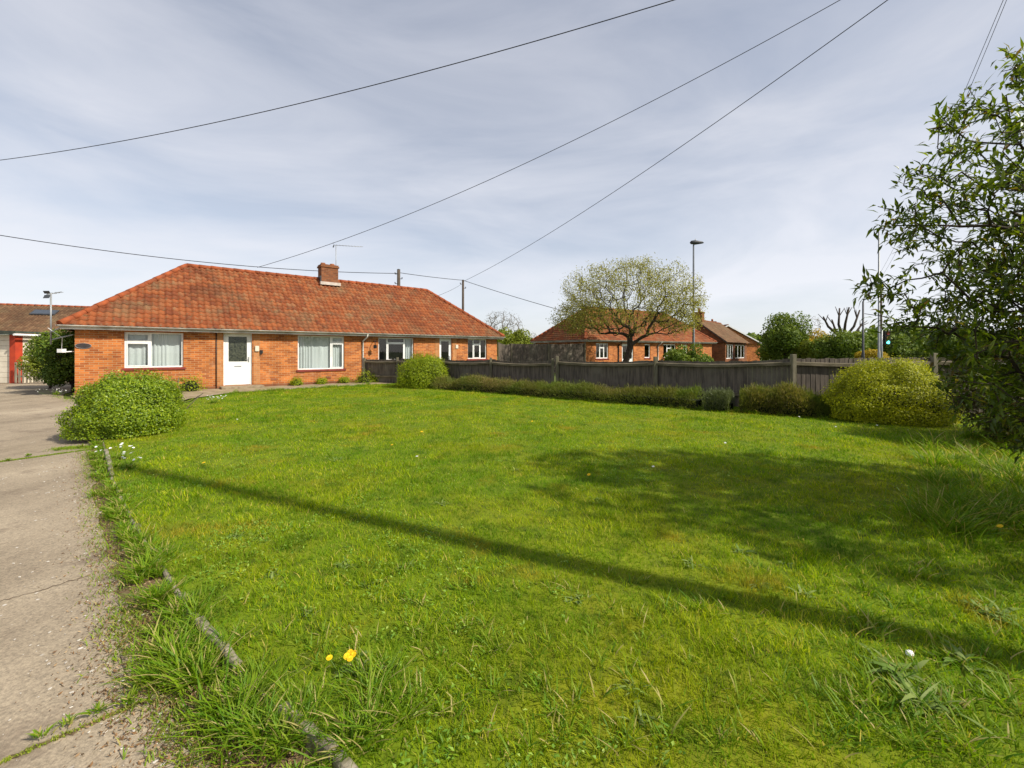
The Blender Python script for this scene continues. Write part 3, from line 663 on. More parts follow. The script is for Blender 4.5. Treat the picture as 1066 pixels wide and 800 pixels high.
# brick plinth course and vents
pl = MB(); pl.box(fr.p(-.015,-.015,0), fr.u*(d1[0]-.02), fr.n*.014, (0,0,.15)); pl.build('plinth', M['brick_stack'], bung); pl = MB(); pl.box(fr.p(d1[1]+.05,-.015,0), fr.u*(LH-d1[1]-.05), fr.n*.014, (0,0,.15)); pl.build('plinth', M['brick_stack'], bung)
for x in (342, 285):
    v = MB(); v.box(fr.p(X(x)-.11,-.018,.30), fr.u*.22, fr.n*.015, (0,0,.075)); v.build('air_vent', M['red_pot'], bung)
hip_roof(fr, LH, DH, HE, HR, OH, M['tile'], bung, seed=3)
gutter(fr, LH, DH, HE, OH, bung)
# downpipes
def downpipe(fr, house, a, m, top=HE-.05, r=.034, off=.05, swan=OH):
    mb = MB(); P = fr.p; mb.tube([P(a+.12,-swan-.04,top), P(a+.1,-swan-.03,top-.12), P(a,-off-.01,top-.30), P(a,-off,top-.42), P(a,-off,.12), P(a,-off-.08,.06)], r, 8)
    for z in (.7, 1.5): mb.tube([P(a,-off,z), P(a,-off,z+.05)], r*1.35, 8)
    mb.build('downpipe', m, house)
downpipe(fr, bung, X(377.5), M['gutter']); 
mb = MB(); mb.tube([fr.p(X(225),-.02,.05), fr.p(X(225),-.02,HE-.15)], .018, 6); mb.build('downpipe', M['black'], bung)
# porch light box, doorbell, house name plaque, bracket
mb = MB(); mb.box(fr.p(X(265.3),-.07,zz(266,366)), fr.u*.14, fr.n*.06, (0,0,.22)); mb.build('meter_box', M['cream'], bung, .01)
mb = MB(); mb.box(fr.p(X(270.5),-.06,zz(271,368)), fr.u*.10, fr.n*.055, (0,0,.13)); mb.tube([fr.p(X(271.4),-.07,zz(271,368)), fr.p(X(271.4),-.07,zz(271,368)-.06)], .02, 6); mb.build('door_light', M['black'], bung)
mb = MB(); mb.box(fr.p(X(474),-.05,zz(474,363)), fr.u*.16, fr.n*.045, (0,0,.2)); mb.build('meter_box', M['cream'], bung, .01)
mb = MB(); mb.tube([fr.p(X(388),-.03,1.95), fr.p(X(388),-.28,1.98), fr.p(X(388),-.30,1.80)], .018, 6); mb.cbox(fr.p(X(388),-.30,1.72), (.12,.12,.16)); mb.build('hanging_bracket', M['black'], bung)
# oval name plaque
pc = fr.p(X(86.8), -.0, zz(87,360.3)); n = 24; mb = MB(); rw, rh = .19, .085
ring = [pc+fr.u*rw*math.cos(2*PI*i/n)+fr.z*rh*math.sin(2*PI*i/n) for i in range(n)]
mb.face([p-fr.n*.02 for p in ring])
for i in range(n): mb.face([ring[i], ring[(i+1) % n], ring[(i+1) % n]-fr.n*.02, ring[i]-fr.n*.02])
plq = mb.build('name_plaque', mat('slate', (.05,.04,.04), (.03,.025,.025), scale=12, rough=.5), bung)
rim = MB(); rim.tube([p-fr.n*.021 for p in ring]+[ring[0]-fr.n*.021], .006, 5, False); rim.build('rim', M['grey_metal'], plq)
# chimney
ac = X(342)  # start estimate on wall; move to the ridge ray below
def on_ridge(x):
    r = (x-533)/F; o = fr.p(0, DH/2, 0); return (r*o[1]-o[0])/(fr.u[0]-r*fr.u[1])
ac = on_ridge(341.0); cw, cd = .82, .60; ctop = 5.92
ch = MB(); ch.box(fr.p(ac-cw/2, DH/2-cd/2-.1, HR-.6), fr.u*cw, fr.n*cd, (0,0,ctop-HR+.45))
ch.box(fr.p(ac-cw/2-.04, DH/2-cd/2-.14, ctop-.15), fr.u*(cw+.08), fr.n*(cd+.08), (0,0,.085))
ch.box(fr.p(ac-cw/2-.01, DH/2-cd/2-.11, ctop-.063), fr.u*(cw+.02), fr.n*(cd+.02), (0,0,.06))
chim = ch.build('chimney', M['brick_stack'], bung)
fl = MB(); fl.box(fr.p(ac-cw/2-.08, DH/2-cd/2-.24, HR-.30), fr.u*(cw+.16), fr.n*.14, (0,0,.15)); fl.build('flashing', mat('mortar_fillet', (.55,.48,.42), (.4,.35,.3), scale=6), chim)
fl = MB(); fl.box(fr.p(ac-cw/2-.05, DH/2-cd/2-.1, HR-.35), fr.u*.048, fr.n*(cd+.05), (0,0,.5)); fl.build('lead_flashing', M['dark_metal'], chim)
for k, q in enumerate((-.25, .2)):
    p = MB(); c = fr.p(ac+q, DH/2-.1, ctop); p.tube([c, c+fr.z*.10], [.13,.11], 10); p.build('pot', M['red_pot'], chim)

# TV aerial on the chimney
def yagi(name, label, base, top, boom, m=M['grey_metal'], pitch=1.0, r=.018, bend=None, els=9):
    t = empty(name, tuple(base), label, 'tv aerial'); mb = MB(); mb.tube([base, top], r, 6); mb.build('mast', m, t)
    boom = np.array(boom); bl = np.linalg.norm(boom); bd = boom/bl; side = np.cross(bd, (0,0,1)); side /= np.linalg.norm(side)
    b = MB(); b.tube([top-bd*.12, top+boom], r*.7, 5); b.build('boom', m, t)
    for i in range(els):
        p = top+boom*(i+.3)/els; l = .17-.006*i; e_ = MB(); e_.tube([p-side*l, p+side*l], r*.35, 4); e_.build('element', m, t)
    rf = MB()
    for s in (-1, 1): rf.box(top-bd*.1-side*.11+np.array([0,0,s*.02]), side*.22, bd*.01, np.array([0,0,s*.10])-bd*.05)
    rf.build('reflector', M['dark_metal'], t); return t
cb = fr.p(ac+cw/2+.04, DH/2+.1, 5.2); Yc = cb[1]
yagi('tv_aerial', 'tall thin tv aerial mast pointing right beside the brick chimney', cb, np.array([cb[0], Yc, CH+(HY-255.5)/F*Yc]), np.array([1.3,.35,0]))
q0 = at(53, 343, 13.9); q1 = at(53, 306, 13.9)
yagi('tv_aerial', 'small aerial with dark reflector on grey mast at the bungalow left end', q0-np.array([0,0,.5]), q1, np.array([.03,.30,.10]), r=.024, els=3)
mb = MB(); mb.tube([q0-np.array([0,0,.35]), fr.p(-.05,.1,2.05)], .02, 6); mb.tube([q0-np.array([0,0,.1]), fr.p(-.25,-.25,HE-.06)], .02, 6)
tag(mb.build('aerial_bracket', M['grey_metal']), 'grey steel bracket holding the left aerial mast to the eaves corner', 'bracket')
mb = MB(); mb.cbox(fr.p(-.32,.2,1.52), (.16,.14,.12)); mb.tube([fr.p(-.02,.2,1.5), fr.p(-.32,.2,1.47)], .018, 6); mb.tube([fr.p(-.32,.2,1.56), fr.p(-.30,.15,1.95), fr.p(-.6,.0,2.25)], .008, 5)
tag(mb.build('security_light', M['white']), 'small white security light on the shaded left end wall of the bungalow', 'light')

# path in front of the bungalow
pp = [fr.p(-.2,-.02,0), fr.p(LH,-.02,0)]
sheet('path', [fr.p(-.1,-.06,0)[:2], (-13.3,12.9), (-11.0,12.0), (-9.0,10.8), (-9.85,12.9), (-9.85,14.5), (-8.8,16.0), (-6.35,18.2), (-5.3,19.05), (-5.5,19.3), fr.p(10.4,-.06,0)[:2]], .058, M['path'])
pa = np.array([-8.80,15.95,0]); pb_ = np.array([-6.32,18.16,0]); dv = pb_-pa; nv_ = np.array([dv[1],-dv[0],0])/np.linalg.norm(dv)*.06
mb = MB(); mb.box(pa, dv, nv_, (0,0,.095)); tag(mb.build('path_edging', M['kerb'], None, .01), 'straight concrete edging strip between the bungalow path and the lawn', 'edging')

# ================================================================== FENCE
def fence(label, pts, hts, bays_label=None, bh=1.25, dark=M['fence'], rail_z=1.10, posts=True, seed=0, post_h=.10, side=-1, pm=None, pw=.10, bow=.03, railm=None):
    r = random.Random(seed); f = empty('timber_fence', (pts[0][0], pts[0][1], 0), label, 'fence')
    for i in range(len(pts)-1):
        a = np.array([*pts[i], 0.]); b = np.array([*pts[i+1], 0.]); ln = np.linalg.norm(b-a); d = (b-a)/ln; nn = np.array([d[1], -d[0], 0.])*(-side if False else 1)
        if nn[1] > 0: nn = -nn                         # towards the garden
        h0, h1 = hts[i], hts[i+1]; mb = MB(); n = int(ln/.105); bo = r.uniform(-1, 1)*bow
        for k in range(n):
            s = k/n; t = (k+.97)/n; sg = bo*math.sin(PI*s)*2
            z = h0+(h1-h0)*s+sg-.03*math.sin(PI*s)+r.uniform(-.012, .012); o = a+d*ln*s-nn*.02+nn*r.uniform(-.004,.004)
            th = .014; ww = ln*(t-s)
            # feather-edge board with a clipped top
            P0, P1 = o, o+d*ww
            fr_ = [P0, P1, P1+np.array([0,0,z]), P0+np.array([0,0,z-r.uniform(0,.012)])]; bk = [p-nn*(.008 if q in (0,3) else th) for q, p in enumerate(fr_)]
            fr2 = [fr_[0]+nn*.006, fr_[1], fr_[2], fr_[3]+nn*.006]
            mb.face(fr2); mb.face(bk[::-1])
            for q in range(4): mb.face([fr2[(q+1) % 4], fr2[q], bk[q], bk[(q+1) % 4]])
        mb.build('board_panel', dark, f)
        for kk, rz in enumerate((rail_z, .35)):
            m_ = MB(); N_ = 8; rr = [a+d*(ln*j/N_)+nn*.03+np.array([0,0, rz*(h0+(h1-h0)*j/N_)/bh-.045*math.sin(PI*j/N_)*(1 if kk == 0 else .3)*(1+2*abs(bo)*10*.5)]) for j in range(N_+1)]
            for j in range(N_):
                p, q = rr[j], rr[j+1]; m_.face([p+nn*.03, q+nn*.03, q+nn*.03+(0,0,.07), p+nn*.03+(0,0,.07)]); m_.face([p+nn*.03+(0,0,.07), q+nn*.03+(0,0,.07), q-nn*.035+(0,0,.085), p-nn*.035+(0,0,.085)]); m_.face([p+nn*.03, p-nn*.035, q-nn*.035, q+nn*.03])
            m_.build('rail', railm or M['rail'], f)
    if posts:
        for (x, y), h in zip(pts, hts):
            m_ = MB(); z = h+post_h; w_ = pw/2
            m_.box((x-w_, y-w_-.03, -.1), (pw,0,0), (0,pw,0), (0,0,z+.1))
            m_.build('post', pm or M['post'], f, .008)
    return f
def FL(x):    # point of the main fence line at photo column x
    r = (x-533)/F; y0 = 15.3; t = r*y0/(.8+.6*r); return (.8*t, y0-.6*t)
Mx = fr.p(X(379), -.08, 0)
main = [FL(580), FL(682), FL(825)]
dx = np.array(main[2])-np.array(main[1])
fence('weathered grey board fence with arris rail behind the clipped golden bush and hedge, right half', main+[(9.9,9.95),(13.0,9.55),(16.2,9.2)], [1.23,1.25,1.33,1.36,1.36,1.36], seed=4, bow=.035)
fence('darker board fence running from the bungalow wall behind the small round bush', [(Mx[0],Mx[1]), FL(414), FL(456.5), FL(511), (FL(580)[0]-.14, FL(580)[1]+.105)], [1.14,1.17,1.19,1.2,1.2], seed=9, pw=.085, post_h=.06, bow=.02, rail_z=1.07)
# ================================================================== HEDGE AND BUSHES
dome_bush('large rounded bright green clipped bush at the drive corner beside the lawn edging', (-6.85,7.55), .66, .74, .92, 62000, .030, M['privet'], seed=11, rough=.15, power=2.35, shoots=.10)
dome_bush('small rounded yellow green clipped bush in front of the fence by the bungalow', (-3.55,17.15), .92, .85, 1.18, 26000, .042, M['round_bush'], seed=12, rough=.14)
dome_bush('broad golden clipped bush with shaded base in front of the right fence', (8.02,8.98), 1.12, .85, 1.14, 66000, .032, M['gold_bush'], seed=13, rough=.13, shoots=.09, power=2.1)
def hedge(name, label, p0, p1, wd, h0, h1, n, m, seed, brown=.0):
    r = np.random.default_rng(seed); p0 = np.array(p0); p1 = np.array(p1); root = empty(name, (p0[0], p0[1], .04), label, 'hedge')
    s = r.random(n); ln = np.linalg.norm(p1-p0); d = (p1-p0)/ln; nn = np.array([-d[1], d[0]])
    hz = (h0+(h1-h0)*s)*(.42+.6*vnoise(s*ln, s*0, 1.1, seed)+.40*vnoise(s*ln, s*0+7, 3.1, seed+9)); a = r.uniform(0, PI, n); rr = 1-.35*r.random(n)**2
    wv = wd/2*(.8+.5*vnoise(s*ln+5, s*0+3, 1.3, seed+5))
    off = np.cos(a)*wv*rr; z = np.sin(a)**.7*hz*rr
    P = np.stack([p0[0]+d[0]*ln*s+nn[0]*off, p0[1]+d[1]*ln*s+nn[1]*off, .05+z], 1)
    D = np.stack([nn[0]*np.cos(a), nn[1]*np.cos(a), .4+np.sin(a)], 1)+r.normal(size=(n,3))*.35
    sh_ = r.random(n) < .12; P[sh_, 2] += r.random(sh_.sum())*.13; link_mesh('foliage', leaf_mesh('foliage', P, D, unit(n, r), r.uniform(.04,.13,n), r.uniform(.008,.016,n), np.clip(r.random(n)*.7+.45*(vnoise(s*ln, s*0+8, 1.1, seed+2)-.3), 0, 1)), m, root)
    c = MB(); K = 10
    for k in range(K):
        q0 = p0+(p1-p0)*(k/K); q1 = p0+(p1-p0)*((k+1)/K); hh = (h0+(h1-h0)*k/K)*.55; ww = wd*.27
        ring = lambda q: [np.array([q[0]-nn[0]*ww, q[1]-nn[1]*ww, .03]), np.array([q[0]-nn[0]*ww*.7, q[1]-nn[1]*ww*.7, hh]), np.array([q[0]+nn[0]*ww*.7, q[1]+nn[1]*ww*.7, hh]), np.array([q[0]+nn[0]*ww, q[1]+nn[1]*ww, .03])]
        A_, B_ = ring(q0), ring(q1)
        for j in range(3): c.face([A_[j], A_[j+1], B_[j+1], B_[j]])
    c.build('hedge_core', M['core'], root); return root  # added dark filler under the foliage so the hedge is not see-through
hp = lambda x, o=.62: np.array(FL(x))+np.array([-.6,-.8])*o
hedge('low_hedge', 'long low brownish heather hedge along the fence from the small round bush to mid fence', hp(468), hp(736,.75), .8, .46, .46, 36000, M['heather'], 21)
hedge('low_hedge', 'taller greener low hedge beside the golden bush in front of the right fence', hp(775,.65), np.array([7.2,9.35]), .85, .52, .62, 20000, M['heather'], 22)
hedge('lavender_plant', 'grey green tufted plant between the two low hedges', hp(742,.8), hp(768,.8), .8, .40, .42, 5000, leaf_mat('lav', [(0,(.09,.12,.05)), (1,(.18,.2,.09))], trans=.2), 23)

# ================================================================== RIGHT SHRUB (near, over the lawn edge)
r = np.random.default_rng(5)
cen = np.array([5.55, 3.15, 2.45]); T = ball_pts(2000, cen, (2.3, 1.7, 2.45), r, .45, .35)
# drooping sprays that stick out of the outline on the left
spr = [at(x, y, 3.75+.25*random.random()) for x, y in [(893,300),(905,290),(915,215),(935,225),(900,325),(975,118),(985,130),(1000,105),(1052,72),(1040,52),(930,330),(945,260),(925,345),(955,180),(1060,95),(965,205),(1015,150),(1035,120),(910,240),(925,300),(950,235),(975,160),(1058,60),(1020,115),(960,290),(950,320),(930,250),(905,312)]]
spr += [np.array(q)+np.random.default_rng(k).normal(0,.09,3)+np.array([.12,0,-.03]) for k, q in enumerate(spr)]
px_ = 533+F*T[:,0]/T[:,1]; py_ = HY-F*(T[:,2]-CH)/T[:,1]
lim = np.where(px_ > 965, 55+(1066-np.minimum(px_,1066))*.72, 125+(965-px_)*2.4); lim = np.where(px_ > 1066, 55-(px_-1066)*.15, lim)
T = T[py_ > lim+np.random.default_rng(3).normal(0, 12, len(T))]
T = np.concatenate([T, ball_pts(1000, (5.0,3.6,1.8), (1.0,1.0,1.35), r, .1, .3), np.array(spr)])
tree('garden_shrub', 'large dark leafy shrub overhanging the lawn at the right edge', 'shrub', [(6.15,3.3,0),(6.1,3.3,.35),(6.05,3.25,.8),(5.95,3.25,1.3)], T, .15, .15, .0028, .43, (16, .035, .098, .028, 6), M['bark'], M['shrub_leaf'], 5, bias=.25)
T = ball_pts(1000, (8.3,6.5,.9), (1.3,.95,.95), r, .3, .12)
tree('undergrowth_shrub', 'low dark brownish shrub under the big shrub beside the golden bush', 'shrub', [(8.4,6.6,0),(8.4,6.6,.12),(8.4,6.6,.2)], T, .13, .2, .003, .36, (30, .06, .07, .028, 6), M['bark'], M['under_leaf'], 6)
T = ball_pts(900, (10.4,5.9,1.9), (1.8,1.5,1.9), r, .3, .2)
tree('boundary_shrub', 'dark shrub behind the large leafy shrub filling the right corner', 'shrub', [(10.4,6.0,0),(10.4,6.0,.3),(10.4,6.0,.8)], T, .16, .2, .0035, .42, (30, .07, .09, .024, 6), M['bark'], M['shrub_leaf'], 8)

# ================================================================== POLES AND CABLES
def pole(label, x, y, h, r=.12, steps=True, cross=False, m=M['pole'], group=None):
    t = empty('telegraph_pole', (x, y, 0), label, 'pole', group); mb = MB(); mb.tube([(x,y,-.3),(x,y,h*.5),(x,y,h)], [r, r*.88, r*.75], 10); mb.build('shaft', m, t)
    cp = MB(); cp.tube([(x,y,h),(x,y,h+.05)], [r*.85, r*.4], 8); cp.build('cap', M['dark_metal'], t)
    for k in range(7 if steps else 2):
        z = h-.35-k*.38; i = MB(); s = 1 if k % 2 else -1
        i.tube([(x+s*r*.7,y-.02,z),(x+s*(r+.10),y-.02,z),(x+s*(r+.11),y-.02,z+.12)], [.02,.035,.05], 6); i.build('insulator', M['dark_metal'], t)
    return t
pA = at(415,281,33.5); pB = at(482,292,38.5)
pole('thick telegraph pole with dark insulators rising behind the bungalow ridge', pA[0], pA[1], pA[2], .17)
pole('plain slim telegraph pole behind the right end of the bungalow roof', pB[0], pB[1], pB[2], .13, steps=False)
pC = np.array([13.0,10.2,12.5]); pole('tall telegraph pole beyond the fence at the right, where the garden cables meet', pC[0], pC[1], pC[2]+.1, .16)
pole('telegraph pole at the right boundary casting the narrow shadow across the lawn', 4.15, 1.17, 9.0, .115, steps=False)
pD = np.array([-34.,23.,8.2]); pole('telegraph pole far to the left beyond the garage', pD[0], pD[1], 8.3, .13)
pE = np.array([-30.,21.2,10.0]); pole('tall telegraph pole to the left carrying the near cable', pE[0], pE[1], 10.1, .13)
pG = at(917,292,42); pole('distant telegraph pole hidden behind the right shrub', pG[0], pG[1], pG[2], .13)
def cable(label, P0, P1, obs, r, ext=(0, 1)):
    P0 = np.array(P0); P1 = np.array(P1); d = P1[:2]-P0[:2]; S = []; Z = []
    for (x, y) in obs:
        q = (x-533)/F; s = (q*P0[1]-P0[0])/(d[0]-q*d[1]); Y = P0[1]+d[1]*s; S.append(s); Z.append(CH+(HY-y)/F*Y)
    wts = [1]*len(S)
    c = np.polyfit(S+[0,1]*0, Z, 2, w=wts); pts = []
    z0 = np.polyval(c, 0); z1 = np.polyval(c, 1)
    for k in range(61):
        s = k/60; pts.append((P0[0]+d[0]*s, P0[1]+d[1]*s, float(np.polyval(c, s))))
    mb = MB(); mb.tube(pts, r, 6); print('cable', label[:30], round(z0,2), round(z1,2), P0[2], P1[2])
    return tag(mb.build('overhead_cable', M['cable']), label, 'cable', 'overhead cables')
cable('overhead cable from the top right down to the slim telegraph pole', pC, pB, [(924,0),(731,138),(587,233.5),(485,292)], .015)
rid = fr.p(on_ridge(268), DH/2, HR)
cable('overhead cable from the top right down to the bungalow ridge left of the chimney', pC, rid, [(870,0),(731,82.6),(587,151),(444,214),(300,269.5)], .011)
cable('highest overhead cable crossing from top centre to the left edge', pC, pE, [(705,0),(550,44),(400,85.5),(270,119),(130,146),(0,167)], .015)
cable('left strand of the faint pair of cables above the right shrub', pC, pG, [(1044.5,0),(1000,105),(950,218)], .008)
cable('right strand of the faint pair of cables above the right shrub', pC+np.array([.12,-.1,0]), pG+np.array([.3,0,0]), [(1048,0),(1004,106),(954,220)], .008)
cable('low cable crossing the left sky to the thick telegraph pole', pD, pA, [(0,246),(100,258.5),(200,272),(330,283),(415,284.5)], .022)
cable('short cable between the two telegraph poles behind the bungalow', pA, pB, [(415,284),(448,288.5),(482,292)], .022)
cable('cable from the slim telegraph pole down towards the far bungalow', pB, at(614,325,34), [(482,292),(530,307.5),(576,321)], .022)
cable('thin cable from the slim telegraph pole to the bungalow hip', at(452,308,29.5), pB, [(456,308),(469,302.5),(482,295)], .012)

# street lamps
def lamp(label, x, ytop, Y, col, head, arm, r0=.085, r1=.05):
    p = at(x, ytop, Y); t = empty('street_lamp', (p[0], p[1], 0), label, 'street lamp'); h = p[2]
    mb = MB(); mb.tube([(p[0],p[1],-.2),(p[0],p[1],1.4),(p[0],p[1],1.45),(p[0],p[1],h-.15)], [r0*1.3,r0*1.3,r0,r1], 10); mb.build('column', col, t)
    a = MB(); a.tube([(p[0],p[1],h-.2),(p[0]+.03,p[1],h-.02),(p[0]+arm*.6,p[1]-.02,h)], [.04,.035,.03], 7); a.build('arm', col, t)
    hd = MB(); x0 = p[0]+arm*.5; n = 9; prof = [(-.28,.02),(-.22,.09),(-.05,.12),(.15,.09),(.34,.06),(.42,.02)]
    bm_pts = [(x0+a_*head, p[1], h+.02-(0 if b_ > .05 else .02)) for a_, b_ in prof]; hd.tube(bm_pts, [max(.02,b_*head) for a_, b_ in prof], 8); hd.build('lamp_head', M['dark_metal'], t)
    ph = MB(); ph.tube([(x0,p[1],h+.1),(x0,p[1],h+.26)], [.04,.03], 6); ph.build('photocell', M['grey_metal'], t); return t
lamp('tall dark street lamp beside the spring tree in front of the far bungalow', 722, 253, 28.0, mat('lampcol', (.13,.14,.15), (.09,.10,.11), scale=2, rough=.5), 1.3, .25)
lamp('pale slim street lamp with short arm partly behind the right shrub', 915, 238, 27.0, M['grey_metal'], .5, .35, .06, .045)
lamp('short dark lamp post between the pollard tree and the right shrub', 898.5, 312, 33.0, M['dark_metal'], .5, .2, .075, .06)
# traffic light
p = at(921.5, 353, 30.0); t = empty('traffic_light', (p[0], p[1], 0), 'traffic light showing green beyond the fence by the right shrub', 'traffic light')
mb = MB(); mb.tube([(p[0]-.25,p[1],-.2),(p[0]-.25,p[1],3.1)], .06, 8); mb.build('pole', M['grey_metal'], t)
mb = MB(); mb.cbox((p[0]+.1,p[1],2.45), (.42,.22,1.0)); mb.cbox((p[0]-.17,p[1],2.3), (.14,.06,.06)); mb.build('housing', M['black'], t, .02)
for k, (c, e_) in enumerate([((.25,.02,.02),0), ((.25,.12,.02),0), ((.1,.9,.75),3.5)]):
    m_ = bpy.data.materials.new('lens'); m_.use_nodes = True; b_ = m_.node_tree.nodes['Principled BSDF']; b_.inputs['Base Color'].default_value = (*c,1); b_.inputs['Emission Color'].default_value = (*c,1); b_.inputs['Emission Strength'].default_value = e_
    l_ = MB(); zc = 2.78-k*.32; l_.tube([(p[0]+.1,p[1]-.11,zc),(p[0]+.1,p[1]-.14,zc)], .11, 12); lo_ = l_.build('lens', m_, t)
    v_ = MB(); v_.tube([(p[0]+.1-.12,p[1]-.12,zc+.06),(p[0]+.1,p[1]-.24,zc+.14),(p[0]+.1+.12,p[1]-.12,zc+.06)], .015, 5); v_.build('hood', M['black'], t)

# ================================================================== FAR HOUSES
fr2 = Frame2((5.4,31.2), math.radians(33.5)); h2 = empty('bungalow', (5.4,31.2,0), 'far orange brick bungalow with hipped red roof behind the spring tree', 'bungalow')
L2, D2 = 16.3, 6.1
def ap(x0, x1, z0, z1): return (fr2.px(x0), fr2.px(x1), z0, z1)
o2 = [ap(620.5,633.5,.95,2.12), ap(647.5,659.5,.15,2.1), ap(671,677,.95,2.1), ap(690.5,703.5,.95,2.12), ap(711.5,715.5,.15,2.1)]
shell(fr2, L2, D2, HE-.03, o2, h2, M['brick'])
for q in o2:
    mdl = (q[0]+q[1])/2
    if q[2] < .5: door(fr2, h2, *q, .9, q[3]-.18, M['glass'], full=True)
    else: window(fr2, h2, *q, bars_v=((q[0]*.66+q[1]*.34), (q[0]*.34+q[1]*.66)) if q[1]-q[0] > 1 else (), transoms=((q[0]*.66+q[1]*.34, q[0]*.34+q[1]*.66, q[3]-.35),) if q[1]-q[0] > 1 else (), curtain=False, thick=.08)
hip_roof(fr2, L2, D2, HE, HR, OH, M['tile'], h2, seed=31, fine=3); gutter(fr2, L2, D2, HE, OH, h2)
downpipe(fr2, h2, fr2.px(684.5), M['gutter'], r=.05); downpipe(fr2, h2, fr2.px(643.5), M['black'], r=.04)
# gabled bungalow with brown roof
def gable_house(name, label, A, th, Lh, D, he, H, wallm, tm, oh=.25, wins=(), chim=None, vergem=None, seed=50):
    f = Frame2(A, th); h = empty(name, (A[0], A[1], 0), label, 'bungalow'); shell(f, Lh, D, he-.03, wins, h, wallm)
    for a, sgn in ((0, 1), (Lh, -1)):
        gb = MB(); pts = [f.p(a,0,he-.03), f.p(a,D,he-.03), f.p(a,D/2,H-.08)]; gb.face(pts if sgn < 0 else pts[::-1], [(0,0),(D,0),(D/2,H-he)]); gb.build('gable_wall', wallm, h)
    hip_roof(f, Lh, D, he, H, oh, tm, h, seed=seed, fine=3, gable=(True, True), ridgem=M['red_pot'])
    bb = MB(); d = D/2+oh
    for a in (-oh-.03, Lh+oh):
        for (b0, b1) in ((-oh, D/2), (D+oh, D/2)):
            bb.box(f.p(a, b0, he-.14), f.u*.03, f.n*(b1-b0)+f.z*(H-he), f.z*.17)
    bb.build('bargeboard', vergem or M['white'], h)
    for q in wins: window(f, h, *q, bars_v=tuple(q[0]+(q[1]-q[0])*k/3 for k in (1,2)), curtain=False, thick=.09, sill=False)
    if chim:
        c = MB(); c.box(f.p(chim[0]-.35, D/2-.4, H-.5), f.u*.7, f.n*.8, (0,0,chim[1]+.5)); c.box(f.p(chim[0]-.4, D/2-.45, H+chim[1]), f.u*.8, f.n*.9, (0,0,.12)); cc = c.build('chimney', M['brick_stack'], h)
        q = MB(); cp = f.p(chim[0], D/2, H+chim[1]+.12); q.tube([cp, cp+f.z*.35], [.16,.13], 9); q.build('pot', M['red_pot'], cc)
    return f
f3 = Frame2((21.05,41.7), math.radians(48))
gable_house('bungalow', 'brown roofed gabled bungalow with wide white windows right of the street lamp', (21.05,41.7), math.radians(48), 8.2, 5.6, 2.4, 4.75, M['brick_stack'], M['tile_brown'], wins=[(.3,2.9,.75,2.2),(3.5,7.4,.75,2.2)], chim=(1.0,.75), vergem=M['tile_brown'] if False else M['soffit'])
gable_house('bungalow', 'distant bungalow with white bargeboard gable behind the brown roofed one', (35.2,60.0), math.radians(93), 9.0, 9.6, 2.6, 5.2, M['brick'], M['tile_brown'], chim=(4.0,.7), seed=70)
# long roofed building far left + garage
fr0 = Frame2((-52,25.5), math.radians(24)); h0 = empty('terrace_building', (-52,25.5,0), 'long low building with brown tiled roof and rooflight beyond the garage', 'building')
shell(fr0, 40, 9, 2.7, [], h0, M['brick_stack']); hip_roof(fr0, 40, 9, 2.75, 5.35, .3, M['tile_brown'], h0, seed=90, fine=3, gable=(True, False)); gutter(fr0, 40, 9, 2.75, .3, h0)
a0 = fr0.px(6); sl_ = np.array([0, 4.8, 2.6]); 
mb = MB(); up = (fr0.n*4.8+fr0.z*2.6)/math.hypot(4.8,2.6); nr = np.cross(fr0.u, up)
def rs(a, v, hgt): return fr0.p(a,-.3,2.75)+up*v+nr*hgt
q = rs(a0,3.5,.05); mb.box(q, fr0.u*1.5, up*.9, nr*.09); rl_ = mb.build('rooflight', M['dark_metal'], h0)
mb = MB(); q = rs(a0+.1,3.6,.142); mb.box(q, fr0.u*1.3, up*.7, nr*.01); mb.build('pane', mat('rl', (.05,.06,.075), (.04,.05,.06), rough=.2, spec=.8), rl_)

gx = -23.15; gy = 19.7; gar = empty('garage', (gx-2.5, gy, 0), 'flat roofed garage with cream door and red brick pier at the left edge', 'garage')
mb = MB(); mb.box((gx-.28, gy, 0), (.28,0,0), (0,.3,0), (0,0,2.28)); mb.build('pier', M['garage_red'], gar); mb = MB(); mb.box((gx-3.2, gy, 0), (.28,0,0), (0,.3,0), (0,0,2.28)); mb.build('pier', M['garage_red'], gar)
mb = MB(); mb.box((gx-3.2,gy+.3,0), (.1,0,0), (0,5,0), (0,0,2.28)); mb.box((gx-.1,gy+.3,0), (.1,0,0), (0,5,0), (0,0,2.28)); mb.box((gx-3.1,gy+5.2,0), (3,0,0), (0,.1,0), (0,0,2.28)); mb.build('wall', M['cream'], gar)
mb = MB(); 
for k in range(9): mb.box((gx-2.92, gy+.10+(k % 2)*.003, .02+k*.249), (2.64,0,0), (0,.04,0), (0,0,.24))
dd = mb.build('garage_door', M['cream'], gar, .006); mb = MB(); mb.tube([(gx-1.7,gy+.06,1.0),(gx-1.5,gy+.06,1.0)], .02, 6); mb.build('handle', M['black'], dd)
mb = MB(); mb.box((gx-3.4,gy-.22,2.48), (3.65,0,-.13), (0,5.8,0), (0,0,.09)); mb.box((gx-3.4,gy-.22,2.29+.1), (3.65,0,-.13), (0,.03,0), (0,0,.085)); mb.build('roof', M['felt'], gar)
mb = MB(); mb.tube([(gx+.28,gy-.3,2.27),(gx+.28,gy+5.6,2.22)], .05, 8); mb.build('gutter', M['white'], gar)
